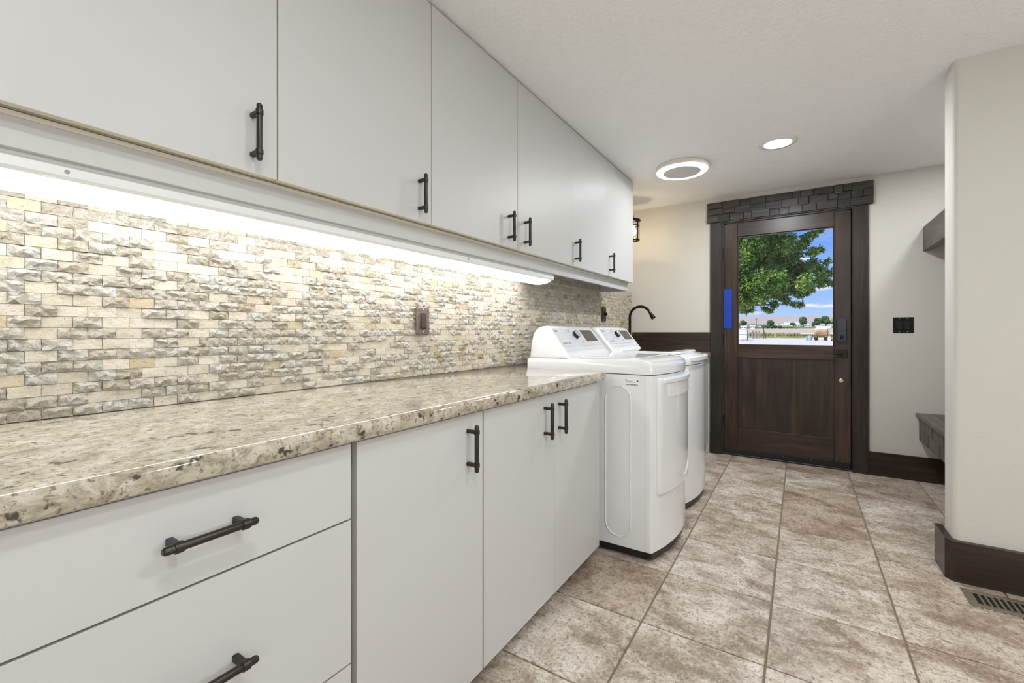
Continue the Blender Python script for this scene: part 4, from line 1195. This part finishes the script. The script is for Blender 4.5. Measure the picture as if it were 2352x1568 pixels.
# tank trailer
RUST = noisy('rusty_tank', [(0.3, srgb(120, 92, 74)), (0.5, srgb(168, 138, 108)), (0.7, srgb(206, 186, 150))], 1.2)
CREAM = M('cream_paint', srgb(214, 206, 160), 0.6).m
t = thing('tank_trailer', (2.3, 74.5, -0.15), 'rusty tan tank on a cream trailer frame in the yard', 'trailer')
b = BM(); lathe(b, (1.50, 74.5, 0.90), (1, 0, 0), [(0.30, 0), (0.52, 0.06), (0.60, 0.16), (0.60, 1.50), (0.52, 1.60), (0.30, 1.66)], 24); obj('tank', b, RUST, t, smooth=True)
b = BM(); box(b, 1.55, 3.08, 74.25, 74.75, 1.36, 1.52, .03); obj('top_hatch', b, M('cream_top', srgb(232, 220, 190), .6).m, t)
for yy in (74.0, 74.9):
    b = BM(); box(b, 1.35, 3.35, yy, yy + .1, 0.10, 0.24); obj('frame_beam', b, CREAM, t)
for xx in (1.7, 2.8):
    b = BM(); box(b, xx, xx + .12, 74.0, 75.0, 0.24, 0.42); obj('saddle', b, CREAM, t)
    for yy in (73.9, 74.95):
        b = BM(); lathe(b, (xx + .06, yy, 0.10), (0, 1, 0), [(0.10, 0), (0.25, 0.01), (0.25, 0.15), (0.10, 0.16)], 16); obj('wheel', b, RUBBER, t)
b = BM(); tube(b, [(3.1, 74.4, .25), (3.32, 74.4, .95), (3.38, 74.4, .3)], .05, 6); obj('bracket', b, CREAM, t)
t = thing('white_tank', (2.9, 84, -0.15), 'white horizontal tank standing behind the rusty tank', 'tank')
b = BM(); lathe(b, (1.95, 84, 1.68), (1, 0, 0), [(0.10, 0), (0.20, 0.05), (0.22, 0.12), (0.22, 1.9), (0.20, 1.98), (0.10, 2.02)], 18); obj('shell', b, WHITEW, t, smooth=True)
for xx in (2.2, 3.6):
    b = BM(); box(b, xx, xx + .12, 83.85, 84.15, -0.15, 1.48); obj('stand', b, BING, t)
t = thing('metal_drum', (0.98, 74, -0.15), 'grey metal drum left of the rusty tank', 'drum')
b = BM(); lathe(b, (1.06, 74, -0.15), (0, 0, 1), [(0.26, 0), (0.27, .02), (0.27, .62), (0.24, .66)], 18); obj('body', b, BING, t)
t = thing('grey_bin', (.70, 74, -0.15), 'narrow grey bin left of the metal drum', 'bin')
b = BM(); box(b, .60, .77, 73.8, 74.2, -.15, .45, .02); obj('bin_body', b, BING, t)
t = thing('white_block', (3.3, 73.4, -0.15), 'pale concrete block right of the rusty tank', 'block')
b = BM(); box(b, 3.05, 3.35, 73.2, 73.6, -.15, .42, .03); obj('block_body', b, WHITEW, t)
t = thing('orange_box', (3.7, 74, -0.15), 'orange-red box at the right edge of the door glass', 'box')
b = BM(); box(b, 3.42, 3.95, 73.8, 74.3, -.15, .22, .02); obj('box_body', b, M('orange_red', srgb(190, 104, 84), .6).m, t)
# tall grass of the verge
rq = random.Random(61); gv, gf = [], []
for k in range(2600):
    x = rq.uniform(-16, 9); y = rq.uniform(99.2, 110); h = rq.uniform(.25, .75) * (1.2 if x < 0 else .9); w = rq.uniform(.05, .16); a = rq.uniform(0, 3.14); z0 = .1
    lx, ly = rq.uniform(-.2, .2), rq.uniform(-.2, .2); o_ = len(gv)
    gv += [(x - w * math.cos(a), y - w * math.sin(a), z0), (x + w * math.cos(a), y + w * math.sin(a), z0), (x + lx, y + ly, z0 + h)]; gf.append((o_, o_ + 1, o_ + 2))
gm = bpy.data.meshes.new('tall_grass'); gm.from_pydata(gv, [], gf)
GR = M('grass_blades', rough=.9, spec=.1); GR.col(GR.ramp(GR.rand(True), [(0, srgb(84, 104, 58)), (.5, srgb(120, 132, 78)), (1, srgb(178, 164, 124))])); gm.materials.append(GR.m)
go = bpy.data.objects.new('tall_grass', gm); COL.objects.link(go); tag(go, 'tall uneven grass at the edge of the gravel yard', 'grass', kind='stuff')

# the big shade tree by the house
BL_ = [(-1.37, 13.31, 3.44, 0.33), (-0.98, 12.97, 3.34, 0.31), (-0.68, 13.73, 3.46, 0.3), (-0.32, 13.1, 3.35, 0.26), (-1.32, 12.87, 2.91, 0.34), (-0.99, 13.74, 3.0, 0.36), (-0.64, 15.09, 3.15, 0.36), (-0.25, 14.78, 3.2, 0.3), (0.01, 14.34, 3.44, 0.15), (0.12, 13.64, 3.49, 0.12), (0.27, 14.05, 3.67, 0.09), (0.43, 13.71, 3.67, 0.07), (-1.35, 13.15, 2.43, 0.35), (-0.93, 12.98, 2.39, 0.34), (-0.56, 13.26, 2.45, 0.31), (-0.26, 15.11, 2.74, 0.33), (0.06, 14.86, 2.81, 0.24), (0.28, 14.4, 2.92, 0.16), (0.43, 14.39, 3.29, 0.08), (0.25, 13.6, 3.13, 0.12), (0.42, 13.75, 2.63, 0.16), (0.58, 14.17, 2.92, 0.08), (0.6, 14.3, 2.63, 0.1), (0.64, 14.46, 2.4, 0.09), (0.45, 14.49, 2.45, 0.16), (0.09, 12.93, 2.29, 0.19), (-0.19, 14.28, 2.27, 0.19), (0.1, 14.22, 2.14, 0.08), (-0.04, 14.01, 2.07, 0.08), (-1.35, 13.16, 1.94, 0.28), (-1.16, 13.97, 1.98, 0.18), (-0.83, 12.93, 2.01, 0.2), (-0.58, 15.13, 2.23, 0.2), (-0.35, 14.48, 1.96, 0.11), (-0.15, 14.06, 1.84, 0.08), (0.01, 13.74, 1.8, 0.07), (-0.63, 14.53, 1.87, 0.11), (-1.45, 14.09, 1.72, 0.1), (-1.35, 14.5, 1.7, 0.08), (-1.2, 14.45, 1.72, 0.06), (-0.83, 14.01, 1.73, 0.07), (-0.71, 13.89, 1.66, 0.06), (0.21, 14.13, 2.24, 0.09), (-1.97, 13.82, 3.59, 0.47), (-1.98, 13.12, 2.77, 0.47), (-2.04, 13.49, 2.08, 0.44), (-1.99, 14.81, 4.56, 0.6), (-1.12, 12.81, 4.11, 0.47), (-0.45, 12.82, 3.91, 0.37), (-2.78, 14.33, 3.76, 0.66), (-2.49, 13.43, 2.59, 0.57), (-2.61, 14.09, 4.75, 0.72), (-1.43, 13.93, 5.14, 0.61), (-2.28, 13.59, 5.58, 0.68), (-3.65, 15.29, 4.6, 0.73), (-3.15, 13.21, 2.86, 0.58), (-3.04, 13.77, 5.39, 0.65), (-0.56, 13.23, 4.57, 0.4)]
t = thing('shade_tree', (-3.4, 14.3, -0.15), 'leafy green shade tree filling the door glass', 'tree')
b = BM()
tube(b, [(-3.4, 14.3, -.3), (-3.35, 14.3, 1.0), (-3.2, 14.3, 2.2), (-3.0, 14.2, 3.4), (-2.6, 14.1, 5.0), (-2.3, 14.0, 6.6)], [.30, .24, .21, .17, .11, .05], 10)
obj('trunk', b, BARK, t, smooth=True)
b = BM(); rq = random.Random(15)
for (x, y, z, r_) in BL_:
    zt0 = min(max(z - .9, 1.6), 4.6); s = (zt0 + .3) / 6.9
    p0 = Vector((-3.4 + 1.1 * s, 14.3, zt0)); p1 = Vector((x, y, z))
    mid = p0.lerp(p1, .5) + Vector((rq.uniform(-.15, .15), rq.uniform(-.15, .15), .12))
    L = (p1 - p0).length
    tube(b, [p0, p0.lerp(mid, .5) + Vector((0, 0, .05)), mid, p1], [.035 + .008 * L, .026 + .004 * L, .017, .006], 6)
obj('branches', b, BARK, t)
lv, lf = [], []
for (x, y, z, r_) in BL_:
    n = int(11500 * r_ * r_) + 30
    for k in range(n):
        d = Vector((rq.gauss(0, 1), rq.gauss(0, 1), rq.gauss(0, 1))).normalized() * r_ * (rq.random() ** .38) * 1.08
        c = Vector((x, y, z)) + Vector((d.x, d.y * 1.2, d.z))
        L = rq.uniform(.06, .12); w = L * rq.uniform(.22, .32)
        ax = Vector((rq.gauss(0, 1), rq.gauss(0, 1), rq.gauss(-.5, .7))).normalized(); sd_ = ax.cross(Vector((rq.gauss(0, .6), rq.gauss(0, .6), 1))).normalized(); up = ax.cross(sd_)
        o_ = len(lv); bend = up * (w * .35)
        lv += [tuple(c), tuple(c + ax * L * .45 + sd_ * w + bend), tuple(c + ax * L), tuple(c + ax * L * .45 - sd_ * w + bend)]
        lf += [(o_, o_ + 1, o_ + 2), (o_, o_ + 2, o_ + 3)]
lm = bpy.data.meshes.new('foliage'); lm.from_pydata([(a + 3.4, b_ - 14.3, c_ + .15) for a, b_, c_ in lv], [], lf)
LF = M('leaf', rough=.42, spec=.4)
lc = LF.ramp(LF.rand(True), [(0, srgb(52, 84, 36)), (.35, srgb(104, 142, 60)), (.75, srgb(156, 184, 92)), (1, srgb(206, 220, 148))])
LF.col(lc)
trn = LF.n('ShaderNodeBsdfTranslucent'); LF.l(lc, trn.inputs[0]); mxs = LF.n('ShaderNodeMixShader'); mxs.inputs[0].default_value = .45
outn = LF.nt.nodes['Material Output']; LF.l(LF.b.outputs[0], mxs.inputs[1]); LF.l(trn.outputs[0], mxs.inputs[2]); LF.l(mxs.outputs[0], outn.inputs[0])
lm.materials.append(LF.m)
lo = bpy.data.objects.new('foliage', lm); COL.objects.link(lo); lo.parent = t; lo['kind'] = 'stuff'
